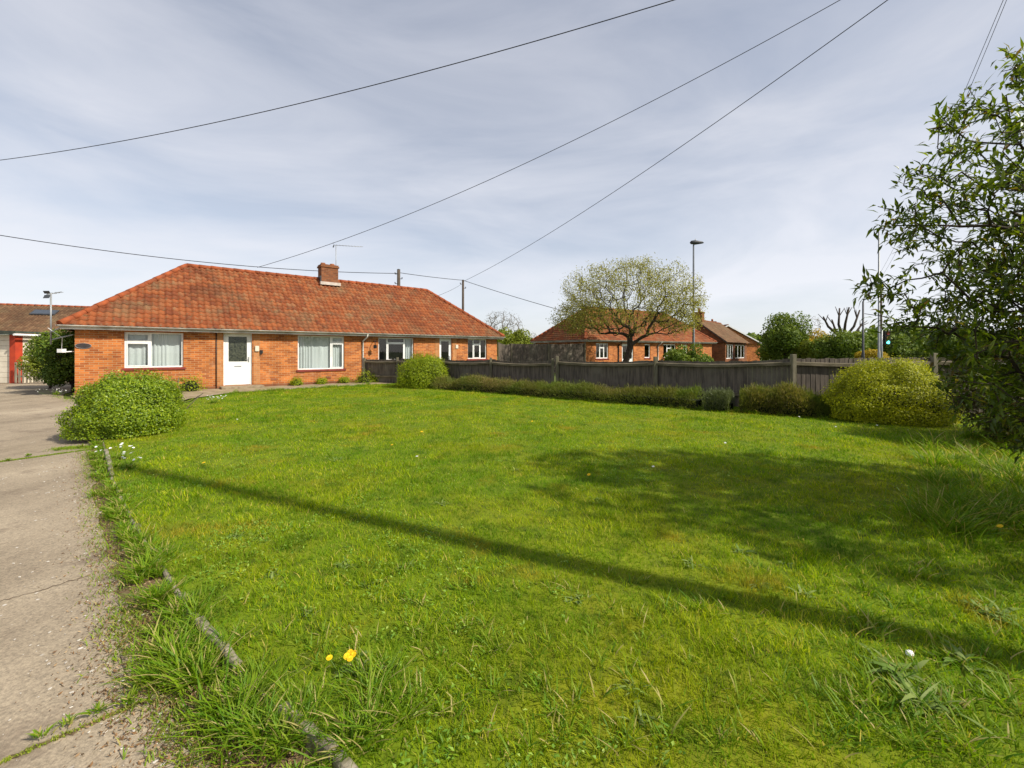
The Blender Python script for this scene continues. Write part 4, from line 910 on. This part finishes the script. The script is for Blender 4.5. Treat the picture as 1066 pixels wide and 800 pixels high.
# picket gate by the garage and trellis strip
pg = empty('picket_gate', (-22.3,19.5,0), 'short grey picket gate between the garage and the dark conifer', 'gate')
mb = MB()
for k in range(17):
    x = -22.95+k*.17; mb.box((x,19.5,.05), (.09,0,0), (0,.02,0), (0,0,.95+.02*(k % 3)))
mb.build('pickets', mat('pk', (.32,.28,.2), (.2,.17,.12), scale=4, stretch=(4,4,.5)), pg)
mb = MB(); mb.box((-22.98,19.524,.3), (2.85,0,0), (0,.04,0), (0,0,.08)); mb.box((-22.98,19.524,.75), (2.85,0,0), (0,.04,0), (0,0,.08)); mb.build('rail', M['post'], pg)
tr_ = empty('trellis', (-22.8,20.4,0), 'tall dark slatted trellis screen beside the garage wall', 'trellis')
mb = MB()
for k in range(11): mb.box((-22.95,20.4+.0,.2+k*.2), (.55,0,0), (0,.02,0), (0,0,.09))
mb.build('slats', M['fence'], tr_); mb = MB(); mb.box((-22.98,20.43,0), (.07,0,0), (0,.07,0), (0,0,2.35)); mb.build('post', M['post'], tr_)
# fence in front of far house, left part
fence('tall dark panel fence in front of the far bungalow', [at(519,0,27.5)[:2], at(532.5,0,28.5)[:2], at(571,0,29.2)[:2], at(609,0,30.4)[:2]], [2.05,2.02,2.02,2.1], bh=2.05, rail_z=.2, seed=14, post_h=.03, railm=M['fence'], pm=M['post'])
# conifers/shrubs on the left, behind
blob_tree('conifer_shrub', 'dark dense evergreen against the left end wall of the bungalow', 'evergreen', (-15.95,15.3), .95, 1.15, 2.65, 15000, .085, M['conifer'], 41, z0=0, lumps=26)
blob_tree('garden_bush', 'pale green feathery bush left of the dark evergreen', 'bush', (-18.6,17.0), .95, .9, 2.55, 11000, .075, M['far_lime'], 42, z0=0, lumps=22)
# spring tree in front of the far bungalow
r = np.random.default_rng(77); tx, ty = 7.35, 27.0
T = np.concatenate([ball_pts(1100, (tx+.2,ty,4.9), (4.7,3.8,2.5), r, .3, 2.2), ball_pts(260, (tx-2.9,ty-.5,3.6), (2.1,2.0,1.1), r, .3, 2.2), ball_pts(240, (tx+3.0,ty,3.9), (1.9,1.9,1.4), r, .3, 2.2)])
tree('spring_tree', 'wide spreading tree with sparse pale spring leaves behind the fence', 'tree', [(tx-.15,ty,0),(tx-.2,ty,.6),(tx+.1,ty,1.3),(tx+.2,ty,1.9)], T, .33, .13, .0052, .49, (24, .17, .13, .06, 6), M['bark'], M['spring_leaf'], 78, bias=.3)
# hedges and trees beyond the right fence
blob_tree('evergreen_bush', 'dark evergreen bush at the foot of the tall street lamp', 'bush', (at(722,0,26)[0],26.5), 2.1, 1.2, 1.95, 9000, .12, M['far_green'], 51, lumps=24)
blob_tree('evergreen_bush', 'low dark bush between the spring tree and the street lamp', 'bush', (at(703,0,29)[0],29.0), 1.3, 1.0, 1.7, 4000, .12, M['far_green'], 56, lumps=14)
blob_tree('round_tree', 'rounded dark green tree right of the brown roofed bungalow', 'tree', (at(818,0,42)[0],42), 2.75, 2.6, 5.3, 14000, .20, M['far_green'], 52, z0=.3, lumps=26)
blob_tree('hedge_bush', 'pale olive bush beside the white bargeboard gable', 'bush', (at(803,0,50)[0],50), 1.7, 1.6, 3.3, 8000, .2, M['far_lime'], 53, lumps=18)
blob_tree('hedge_bush', 'light green rounded bush left of the pollard tree', 'bush', (at(846,0,40)[0],40), 2.2, 2, 2.7, 8000, .18, M['far_lime'], 54, lumps=16)
blob_tree('hedge_bush', 'yellow flowering bush behind the rounded dark tree', 'bush', (at(850,0,52)[0],52), 2.6, 2, 4.2, 7000, .2, M['far_gold'], 57, lumps=14)
blob_tree('round_tree', 'dark green leafy tree below the cut pollard branches', 'tree', (at(876,0,38)[0],38), 2.4, 2, 3.6, 11000, .18, M['far_green'], 55, lumps=22)
blob_tree('forsythia_bush', 'bright yellow forsythia by the traffic light', 'bush', (at(908,0,34)[0],34), 1.25, 1, 2.3, 6000, .12, M['far_gold'], 58, lumps=12)
blob_tree('hedge_bush', 'green roadside bush behind the traffic light', 'bush', (at(935,0,36)[0],36), 2.6, 1.5, 3.0, 8000, .18, M['far_green'], 59, lumps=18)
blob_tree('hedge_bush', 'wide green roadside bush at the far right behind the shrub', 'bush', (at(1000,0,34)[0],34), 4.0, 2, 3.4, 12000, .2, M['far_green'], 60, lumps=24)
blob_tree('lime_tree', 'bright green tree behind the right end of the bungalow', 'tree', (at(531,0,48)[0],48), 2.7, 2.3, 4.3, 11000, .22, M['far_lime'], 61, lumps=20)
# pollard
pr_ = empty('pollard_tree', (at(878,0,39)[0],39,0), 'bare pollarded tree with thick cut branches against the sky', 'tree'); b0 = at(878,352,39)
mb = MB(); mb.tube([(b0[0],39,-.2),(b0[0],39,1.4),tuple(b0)], [.34,.28,.26], 9); mb.build('trunk', M['bark'], pr_)
for k, (x, y, xm, ym) in enumerate([(857,330,862,340),(866,333,870,345),(874,321,873,338),(884,320,880,337),(895,323,889,340),(899,335,892,345)]):
    mb = MB(); dy = random.uniform(-.8,.8); mb.tube([tuple(b0-np.array([0,0,.15])), tuple(at(xm,ym,39+dy*.5)), tuple(at(x,y,39+dy))], [.14,.10,.06], 7); [mb.tube([tuple(at((x+xm)/2,(y+ym)/2,39+dy*.75)), tuple(at(x+random.uniform(-6,6),y-random.uniform(-2,5),39+dy))], [.05,.02], 5) for _ in range(3)]; mb.build('limb', M['bark'], pr_)
# bare round trees
def bare(label, x, Y, rad, h, seed, leafy=True, n=420):
    r = np.random.default_rng(seed); c = at(x, 0, Y); T = ball_pts(n, (c[0], Y, h-rad[2]), rad, r, .5, 1.0)
    return tree('bare_tree', label, 'tree', [(c[0],Y,0),(c[0],Y,h*.2),(c[0],Y,h*.32)], T, .6, .1, .014, .42, (6 if leafy else 0, .2, .25, .06, 3), M['bark_pale'], M['far_bare'], seed)
bare('grey leafless rounded tree behind the bungalow right of the slim pole', 523, 62, (3.2,3,2.9), 7.6, 101)
bare('faint bare tree on the skyline right of the rounded dark tree', 843, 72, (2.2,2,2.6), 8.0, 102, n=160)
bare('small faint bare tree on the skyline left of the far bungalow', 560, 80, (3.5,3,1.8), 5.0, 103, n=160)
# far tree belt to close the horizon
r = np.random.default_rng(120); n = 60000; ang = r.uniform(-1.15, 1.15, n); Rd = r.uniform(150, 190, n); hh = (3.5+4.5*vnoise(ang*14+20, ang*0, 1, 4)+2*vnoise(ang*60+90, ang*0, 1, 6))
P = np.stack([np.sin(ang)*Rd, np.cos(ang)*Rd, r.random(n)*hh], 1)
tag(link_mesh('distant_trees', quad_leaves('distant_trees', P, unit(n, r), r.uniform(.8,1.6,n), r.random(n), .7, r), M['far_green']), 'far belt of trees along the horizon', 'trees', kind='stuff')

# ================================================================== EDGING STONES
def path_pts(line, step):
    line = [np.array(p) for p in line]; out_ = [line[0]]
    for a, b in zip(line[:-1], line[1:]):
        ln = np.linalg.norm(b-a); k = max(1, round(ln/step)); out_ += [a+(b-a)*j/k for j in range(1, k+1)]
    return out_
kp = path_pts(kerb_line, .9); desc = ['nearest the clipped bush', 'second from the clipped bush', 'third from the clipped bush', 'fourth from the clipped bush', 'fifth from the clipped bush', 'sixth from the clipped bush', 'seventh from the clipped bush', 'eighth from the clipped bush', 'ninth from the clipped bush', 'tenth from the clipped bush', 'eleventh from the clipped bush', 'twelfth from the clipped bush', 'thirteenth from the clipped bush', 'fourteenth from the clipped bush']
for i in range(len(kp)-1):
    a, b = kp[i], kp[i+1]; d = (b-a)/np.linalg.norm(b-a); nn = np.array([-d[1], d[0]]); bm = bmesh.new(); K = 8; rr = random.Random(i+3); rows = []
    for k in range(K+1):
        s = .012+(np.linalg.norm(b-a)-.024)*k/K; p_ = a+d*s; zt_ = .062+(.006 if i % 3 else -.016)-(.020 if i in (4, 5, 7) else 0)+rr.uniform(-.006,.006); j0 = rr.uniform(-.006,.006); j1 = rr.uniform(-.006,.006)
        rows.append([bm.verts.new((*(p_+nn*(-.024+j0)), -.03)), bm.verts.new((*(p_+nn*(-.022+j0)), zt_-.008)), bm.verts.new((*(p_+nn*(-.014+j0)), zt_)), bm.verts.new((*(p_+nn*(.014+j1)), zt_)), bm.verts.new((*(p_+nn*(.022+j1)), zt_-.008)), bm.verts.new((*(p_+nn*(.024+j1)), -.03))])
    for k in range(K):
        for j in range(5): bm.faces.new([rows[k][j], rows[k+1][j], rows[k+1][j+1], rows[k][j+1]])
    bm.faces.new(rows[0]); bm.faces.new(rows[-1][::-1]); bmesh.ops.recalc_face_normals(bm, faces=bm.faces)
    me = bpy.data.meshes.new('edging_stone'); bm.to_mesh(me); bm.free()
    tag(link_mesh('edging_stone', me, M['kerb']), 'worn concrete edging stone between drive and lawn, '+desc[min(i, 13)], 'edging stone', 'edging stones along the drive')

# ================================================================== GRASS
cl = lawn_poly
n = 5000000; gx_ = rng.uniform(-12, 12.5, n); gy_ = rng.uniform(.7, 19.5, n)
R = np.hypot(gx_, gy_); dens = np.clip(17000*np.exp(-R/2.9)+750, 0, 10500); cand = n/(24.5*18.8)
keep = rng.random(n) < dens/cand
keep &= (np.abs(gx_) < gy_*1.34+.8)
gx_, gy_, R = gx_[keep], gy_[keep], R[keep]; k = pip(gx_, gy_, cl); gx_, gy_, R = gx_[k], gy_[k], R[k]
n = len(gx_); print('blades', n)
clump = vnoise(gx_, gy_, 1.1, 3)*.5+vnoise(gx_, gy_, 4.1, 4)*.5+.25*vnoise(gx_, gy_, 13, 8)
tuft = np.clip((vnoise(gx_, gy_, 7.3, 21)-.55)*3, 0, 1)*np.clip((vnoise(gx_, gy_, .8, 22)-.3)*2, 0, 1)
hgt = (.011+.030*clump**1.3+.028*tuft)*rng.uniform(.5,1.4,n)*(1+.25*np.clip(R/8,0,1)); wdt = (.0022+.0006*R)*rng.uniform(.6,1.5,n)
col = np.clip(rng.normal(.42,.26,n)+.35*(vnoise(gx_, gy_, 2.2, 12)-.5), 0, 1)
col = np.where(rng.random(n) < .05, 1, np.minimum(col, .93))
P = np.stack([gx_, gy_, np.full(n, .045)], 1)
g1 = blades(P, hgt, wdt, hgt*rng.uniform(.2,1.3,n), 2, col)
me = np_mesh('lawn_grass', g1[0], [g1[1], g1[2]], attrs={'rnd': g1[3]})
tag(link_mesh('lawn_grass', me, M['grass']), 'short green lawn grass with yellow mossy patches', 'grass', kind='stuff')
n = 60000; cx_ = rng.uniform(-9, 11, n); cy_ = rng.uniform(1.2, 13, n); wt = np.clip((vnoise(cx_, cy_, 1.5, 31)-.44)*4, 0, 1)*np.clip((vnoise(cx_, cy_, .6, 32)-.32)*3, 0, 1)*np.exp(-np.hypot(cx_, cy_)/8)
k = (rng.random(n) < wt) & pip(cx_, cy_, cl); cx_, cy_ = cx_[k], cy_[k]; cx_ = np.repeat(cx_, 5)+rng.normal(0,.022,len(cx_)*5); cy_ = np.repeat(cy_, 5)+rng.normal(0,.022,len(cy_)*5); n = len(cx_); print('clover', n)
P = np.column_stack([cx_, cy_, .055+rng.random(n)*.04]); a_ = rng.uniform(0, 2*PI, n); D = np.stack([np.cos(a_), np.sin(a_), rng.uniform(-.1,.9,n)], 1); U = unit(n)*.4; U[:,2] += 1
tag(link_mesh('clover', leaf_mesh('clover', P, D, U, rng.uniform(.012,.030,n), rng.uniform(.007,.014,n), rng.random(n)), M['clover']), 'patches of small clover and broad leaved weeds in the lawn', 'clover', kind='stuff')
# long grass tufts: along the edging, at the front, at the right
def tufts(centers, per, hr, spread, z=.02):
    out_ = []
    for (x, y, s) in centers:
        m = int(per*s); a = rng.uniform(0, 2*PI, m); q = np.abs(rng.normal(0, spread*s, m)); P = np.stack([x+np.cos(a)*q, y+np.sin(a)*q, np.full(m, z)], 1)
        h = rng.uniform(hr[0], hr[1], m)*s; rr_ = math.hypot(x, y)
        out_.append(blades(P, h*rng.uniform(.45,1,m), np.full(m, .0055+.0004*rr_)*rng.uniform(.6,1.3,m), h*rng.uniform(.3,1.3,m), 4, np.where(rng.random(m) < .10, 1, np.clip(rng.normal(.4,.28,m),0,.95)), a+rng.normal(0,.9,m)))
    return out_
tc_ = []
for (x, y, s) in [(135,560,.8),(150,600,1.1),(165,628,1.0),(185,645,.9),(190,690,1.5),(205,705,1.6),(225,715,1.4),(250,745,1.3),(262,770,1.4),(290,780,1.3),(315,785,1.2),(175,715,.9),(120,480,.7),(112,500,.6),(122,530,.7),(135,545,.6),(270,735,.9),(165,665,.6),(330,760,1.0),(345,740,.8),(385,735,1.5),(405,720,1.2),(420,760,1.4),(380,775,1.4),(365,795,1.2),(440,740,.9),(150,735,.4),(120,745,.35),(90,757,.3),(60,470,.35),(85,467,.4),(30,476,.3),(8,481,.3),(100,468,.5),(60,772,.3),(70,412,.5),(85,414,.5),(130,520,.5)]:
    q = G(x, y); tc_.append((q[0]-(.07 if y > 680 and x < 360 else 0), q[1], s*(.8 if y > 680 else 1)))
tc_ += [(q[0]-.07+rng.normal(0,.04), q[1]-.05+rng.normal(0,.05), rng.uniform(.3,.6)) for q in path_pts(kerb_line, .09)]
tc_ += [(q[0]+rng.normal(0,.05), q[1]+rng.normal(0,.04), rng.uniform(.5,.95)) for (x, y) in [(122,515),(128,530),(152,568),(160,585),(166,595),(185,622),(193,635),(200,648),(216,668),(224,676),(262,720),(270,730),(305,765),(322,778),(112,485)] for q in [G(x, y), G(x+4, y+6)]]
long1 = tufts(tc_, 150, (.06,.15), .055)
tr2 = []
for _ in range(300):
    x = rng.uniform(250, 1066); y = rng.uniform(600, 800); q = G(x, y); 
    if pip(np.array([q[0]]), np.array([q[1]]), cl)[0]: tr2.append((q[0], q[1], rng.uniform(.35,.8)))
for _ in range(70):
    x = rng.uniform(880, 1066); y = rng.uniform(590, 800); q = G(x, y); tr2.append((q[0], q[1], rng.uniform(.5,1.0)))
for _ in range(60):
    x = rng.uniform(430, 900); y = rng.uniform(470, 680); q = G(x, y); tr2.append((q[0], q[1], rng.uniform(.25,.5)))
long2 = tufts(tr2, 22, (.06,.13), .06, .045)
tr3 = []
for _ in range(75):
    x = rng.uniform(965, 1080); y = rng.uniform(455, 560); q = G(x, y); tr3.append((q[0], q[1], rng.uniform(.9,1.7)))
for _ in range(40):   # against hedges, bush bases, and the path
    s = rng.uniform(380, 860); q = hp(s, 1.0); tr3.append((q[0], q[1], rng.uniform(.5,.9)))
for _ in range(45):
    a_ = rng.uniform(2.5, 10.5); t_ = rng.random(); q = np.array([-9.6,14.6])*(1-t_)+np.array([-5.9,18.4])*t_; tr3.append((q[0]+rng.uniform(-.2,.2), q[1]+rng.uniform(-.2,.2), rng.uniform(.4,1.0)))
long3 = tufts(tr3, 55, (.08,.19), .09, .045)
g2 = merge(long1+long2+long3); me = np_mesh('long_grass', g2[0], [g2[1], g2[2]], attrs={'rnd': g2[3]})
tag(link_mesh('long_grass', me, M['long_grass']), 'longer unmown grass tufts along the edging and the lawn corners', 'grass', kind='stuff')
# moss and weeds in the drive joints
J = []
def joint(p0, p1, n, wob, hr=(.01,.03)):
    s = rng.random(n); P = p0[None]*(1-s)[:,None]+p1[None]*s[:,None]; P = P+np.stack([rng.normal(0,wob,n)]*1+[rng.normal(0,wob,n)]+[np.zeros(n)],1); P[:,2] = .008
    h = rng.uniform(*hr, n); return blades(P, h, rng.uniform(.003,.007,n), h*rng.uniform(.3,1.2,n), 2, rng.uniform(.2,.95,n))
J += [joint(G(-60,490), G(100,468), 2600, .022, (.006,.02)), joint(G(0,797), G(150,732), 500, .007, (.004,.012)), joint(G(60,468), G(105,466), 1800, .07), joint(G(60,258+155), G(140,258+180), 900, .08, (.02,.06))]
s = rng.random(5000); base = np.array([p for p in drive_edge]); ii = rng.integers(0, len(base)-1, 5000); pts = base[ii]*(1-s)[:,None]+base[ii+1]*s[:,None]+rng.normal(0,.07,(5000,2)); P = np.column_stack([pts, np.full(5000,.006)])
h = rng.uniform(.01,.04,5000); J.append(blades(P, h, rng.uniform(.003,.006,5000), h, 2, rng.uniform(.2,1,5000)))
J[1] = (J[1][0], J[1][1], J[1][2], np.clip(J[1][3]*.5+.5, 0, 1)); g3 = merge(J); tag(link_mesh('moss', np_mesh('moss', g3[0], [g3[1], g3[2]], attrs={'rnd': g3[3]}), M['long_grass']), 'moss and weeds growing in the drive joints and along its edge', 'weeds', kind='stuff')
mb = MB()
def crack(p0, p1, wd):
    K = 30; d = (p1-p0)[:2]; ln = np.linalg.norm(d); nn = np.array([-d[1], d[0]])/ln; prev = None
    for k in range(K+1):
        c_ = p0[:2]+d*k/K+nn*rng.normal(0,.008); w_ = wd*rng.uniform(.4,1.2); cur = (np.array([*(c_-nn*w_), .010]), np.array([*(c_+nn*w_), .010]))
        if prev: mb.face([prev[0], cur[0], cur[1], prev[1]])
        prev = cur
crack(G(-60,490), G(100,468), .022); crack(G(-10,801), G(150,732), .010)
crack(G(-40,640), G(95,600), .004); crack(G(-30,440), G(90,432), .008); tag(mb.build('driveway_joint', M['soil']), kind='structure')
# leaf litter and stone chips on the verge and the drive edge
def scatter(name, n, zlo, m, size, label, wid, bias=1.0, flat=.3, asp=.6):
    s = rng.random(n); base = np.array(drive_edge); ii = np.minimum((s*(len(base)-1)).astype(int), len(base)-2); f_ = s*(len(base)-1)-ii
    p_ = base[ii]*(1-f_)[:,None]+base[ii+1]*f_[:,None]; p_ = p_+np.stack([rng.uniform(-wid*(1+bias), wid*1.7, n), rng.normal(0,.15,n)], 1)
    Nn = np.stack([rng.normal(0,flat,n), rng.normal(0,flat,n), np.ones(n)], 1); P = np.column_stack([p_, np.full(n, zlo)+rng.random(n)*.008])
    return tag(link_mesh(name, quad_leaves(name, P, Nn, size*rng.uniform(.4,1.5,n), rng.random(n), asp), m), label, 'litter', kind='stuff')
scatter('dead_leaves', 15000, .010, M['litter'], .015, 'dry brown leaves and twigs along the drive edge', .22, -.45, .7, .4)
# pebbles
bm = bmesh.new(); base = np.array(drive_edge)
for k in range(330):
    s = random.random()*(len(base)-1); i = int(s); p_ = base[i]*(1-(s-i))+base[min(i+1, len(base)-1)]*(s-i); x = p_[0]-abs(random.gauss(0,.45))+.15; y = p_[1]+random.gauss(0,.1); rr = random.uniform(.0015,.007)*(1+.10*y)
    mt = __import__('mathutils').Matrix.Translation((x, y, .008+rr*.2)) @ __import__('mathutils').Matrix.Rotation(random.uniform(0,3), 4, 'Z') @ __import__('mathutils').Matrix.Diagonal((1.3, .8, .45, 1))
    bmesh.ops.create_icosphere(bm, subdivisions=1, radius=rr, matrix=mt)
me = bpy.data.meshes.new('stone_chips'); bm.to_mesh(me); bm.free(); tag(link_mesh('stone_chips', me, M['stone']), 'pale stone chips and petals scattered on the drive', 'chips', kind='stuff')

# ================================================================== WEEDS AND FLOWERS
def rosette(label, x, y, rad, n, seed, group, m=None, up=.35, wd=.022, z=.045, cat='weed', name='broadleaf_weed'):
    global rng
    keep_ = rng; rng = np.random.default_rng(seed); n = n*2; a = rng.uniform(0, 2*PI, n); ln_ = rad*rng.uniform(.45, 1.05, n)
    P = np.column_stack([x+rng.normal(0,.012+rad*.08,n), y+rng.normal(0,.012+rad*.08,n), np.full(n, z)])
    fz = rng.uniform(.35,1.0,n); g_ = blades(P, ln_*.62*fz*(up/.35)**.5, wd*rng.uniform(.5,1.2,n), ln_*rng.uniform(.5,.9,n), 5, rng.random(n), a)
    v = g_[0].reshape(n, 11, 3); fall = np.array([0,0,0,0,.02,.02,.08,.08,.20,.20,.38])[None,:]*(ln_*rng.uniform(.2,1.0,n))[:,None]; v[:,:,2] = np.maximum(v[:,:,2]-fall, z+.004)
    wide = np.array([.35,.35,.8,.8,1.15,1.15,1.25,1.25,1.0,1.0,1])[None,:,None]; mid_ = (v[:,0:10:2]+v[:,1:10:2])/2; c_ = np.concatenate([np.repeat(mid_, 2, axis=1), v[:,10:]], 1); v = c_+(v-c_)*wide
    root = empty(name, (x, y, z), label, cat, group)
    link_mesh('leaves', np_mesh('leaves', v.reshape(-1,3), [g_[1], g_[2]], attrs={'rnd': g_[3]}), m or M['weed'], root); rng = keep_; return root
spots = [((930,700),.19,16,'pale long leaved dock weed beside the white ball'), ((960,735),.21,20,'large dock weed in the lower right corner of the lawn'), ((1000,690),.17,14,'dock weed right of the white ball'), ((1030,640),.19,16,'long leaved weed at the right edge of the lawn'), ((720,590),.11,12,'small weed in the sunlit strip near the shrub shadow'),
 ((770,575),.12,12,'small weed at the lower edge of the shrub shadow'), ((790,610),.10,12,'weed below the shrub shadow right of centre'), ((660,720),.09,12,'low weed right of centre in the front lawn'), ((665,750),.09,10,'low weed near the front edge right of centre'), ((600,625),.09,10,'weed just under the narrow pole shadow'),
 ((320,640),.10,14,'clover like weed left of centre in the front lawn'), ((360,590),.10,14,'weed above centre left beside the narrow shadow'), ((280,600),.09,14,'weed patch near the left edging'), ((350,480),.14,12,'small weed in the middle of the lawn'), ((380,610),.09,12,'low weed below the narrow shadow left of centre'), ((460,525),.10,12,'weed at the centre of the lawn'),
 ((535,490),.12,12,'weed in the upper middle lawn'), ((620,520),.10,12,'weed at the left tip of the shrub shadow'), ((840,620),.10,12,'weed in the lower right lawn'), ((820,590),.08,12,'weed just below the wide shrub shadow'), ((425,590),.08,12,'tiny weed right of the narrow shadow'), ((245,560),.09,12,'weed close to the third edging stone')]
for i, ((x, y), rad, n_, lab) in enumerate(spots):
    q = G(x, y, .05); rosette(lab, q[0], q[1], rad, n_, 200+i, 'broadleaf weeds in the lawn', wd=.014 if rad < .15 else .026)
def flower(name, label, x, y, n, spread, m, cat, seed, hz=(.05,.10), rad=.012, z=.045, petals=True):
    r = np.random.default_rng(seed); root = empty(name, (x, y, z), label, cat)
    for k in range(n):
        fx, fy = x+r.normal(0,spread), y+r.normal(0,spread); fz = z+r.uniform(*hz); st_ = MB(); st_.tube([(x+(fx-x)*.4, y+(fy-y)*.4, z), (fx, fy, fz)], .0018, 4); st_.build('stem', M['weed'], root)
        mb = MB(); nrm = np.array([r.normal(0,.25), -.35+r.normal(0,.2), 1.]); nrm /= np.linalg.norm(nrm); s1 = np.cross(nrm, (1,0,0)); s1 /= np.linalg.norm(s1); s2 = np.cross(nrm, s1); c_ = np.array([fx, fy, fz]); K = 14
        for lay, (R_, hgt_) in enumerate(((rad*1.5, 0), (rad*1.0, rad*.3), (rad*.5, rad*.5))):
            for j in range(K):
                a_ = 2*PI*(j+lay*.4)/K; b_ = 2*PI*(j+lay*.4+.8)/K; mb.face([c_+nrm*hgt_*.6, c_+nrm*(hgt_+rad*.15)+(s1*math.cos(a_)+s2*math.sin(a_))*R_, c_+nrm*(hgt_+rad*.15)+(s1*math.cos(b_)+s2*math.sin(b_))*R_])
        mb.build('flower_head', m, root)
    return root
q = G(362,702,.05); flower('dandelion_clump', 'clump of yellow dandelions near the front edging', q[0], q[1], 6, .042, M['yellow_fl'], 'dandelion', 1, rad=.009, hz=(.07,.12))
rosette('dandelion leaves under the yellow dandelion clump', q[0]+.02, q[1]+.02, .11, 16, 400, None, wd=.02)
q = G(1041,563,.05); flower('dandelion', 'single yellow dandelion in shade at the right edge', q[0], q[1], 1, .0, M['yellow_fl'], 'dandelion', 2, rad=.013, hz=(.10,.12))
def field(label, pxs, m, rad, grp, name, cat):
    for i, ((x, y), lab) in enumerate(pxs):
        q = G(x, y, .05); flower(name, lab, q[0], q[1], 1, .0, m, cat, 500+i, rad=rad, hz=(.035,.05))['group'] = grp
field('', [((432,423),'dandelion in the far lawn left of centre'),((591,430),'dandelion in the far lawn nearest the hedge'),((554,441),'dandelion in the far middle lawn'),((439,452),'dandelion in the upper lawn just left of centre'),((408,466),'dandelion in the left middle lawn'),((613,497),'dandelion at the left tip of the wide shadow'),((212,485),'dandelion near the narrow shadow tip')], M['yellow_fl'], .014, 'dandelions dotted over the lawn', 'dandelion', 'dandelion')
field('', [((400,430),'daisy in the far lawn left'),((434,478),'daisy in the middle lawn left of centre'),((755,464),'daisy in the right middle lawn'),((832,436),'daisy near the right low hedge'),((913,445),'daisy just in front of the golden bush'),((870,446),'daisy left of the golden bush'),((680,489),'daisy at the upper edge of the wide shadow'),((945,450),'daisy at the right foot of the golden bush'),((247,439),'daisy in the far left lawn')], M['white_fl'], .011, 'daisies dotted over the lawn', 'daisy', 'daisy')
for (x, y, lab, nn_, sp) in [((222),421,'white flower clump on the lawn near the front door path',26,.16),((58),412,'white flower clump at the foot of the dark evergreen',30,.22),((126),480,'white bluebell clump beside the first edging stone',12,.09),((135),490,'small white flower clump inside the edging near the clipped bush',9,.06)]:
    q = G(x, y, .03); flower('white_flower_clump', lab, q[0], q[1], nn_, sp, M['white_fl'], 'flowers', int(x), hz=(.10,.22), rad=.010)
    rosette('green leaves of the '+lab, q[0], q[1], .2 if sp > .1 else .12, 40, int(x)+700, None, wd=.012, up=1.0, m=M['long_grass'], name='flower_leaves')
# white ball in the grass
q = G(947,688,.05); bm = bmesh.new(); bmesh.ops.create_icosphere(bm, subdivisions=3, radius=.0135)
for v in bm.verts: v.co *= random.uniform(.78,1.12); v.co.x *= 1.3
me = bpy.data.meshes.new('crumpled_paper'); bm.to_mesh(me); bm.free(); o = link_mesh('crumpled_paper', me, M['white_fl']); o.location = (q[0], q[1], .085); tag(o, 'small crumpled white paper ball lying in the grass lower right', 'litter')
# small sapling by the bush + shrub at the wall
T = np.array([G(208,413,0)+np.array([0,0,z]) for z in (.35,.5,.42)])+rng.normal(0,.12,(3,3)); q = G(192,428)
T = np.concatenate([T+rng.normal(0,.1,(3,3)) for _ in range(5)])
tree('rose_bush', 'small leaning rose bush between the clipped bush and the front path', 'shrub', [tuple(q), tuple(q+np.array([.12,.1,.2])), tuple(q+np.array([.28,.25,.42]))], T+np.array([.0,-1.0,.0]), .08, .15, .003, .45, (16,.04,.06,.035,3), M['bark_pale'], M['privet'], 301)
for (a_, lab, s_) in [(6.6,'small weed plant at the wall under the second window',.22),(7.6,'low weed plant at the path edge below the second window',.18),(9.4,'leafy plant at the foot of the downpipe',.34),(10.0,'green clump where the fence meets the bungalow',.30),(3.0,'rounded leafy plant at the bungalow wall left of the door',.34),(8.6,'low clump on the path edge near the downpipe',.2)]:
    q = fr.p(a_, -.5 if s_ > .25 else -.25, 0); dome_bush(lab, (q[0], q[1]), s_, s_, s_*1.3, 900, .045, M['round_bush'], cat='plant', name='wall_plant', seed=int(a_*10), rough=.3, shoots=.5)
for o in bpy.data.objects:
    if o.type == 'MESH' and len(o.data.vertices) == 0: print('EMPTY', o.name)
print('verts', sum(len(o.data.vertices) for o in bpy.data.objects if o.type == 'MESH'))
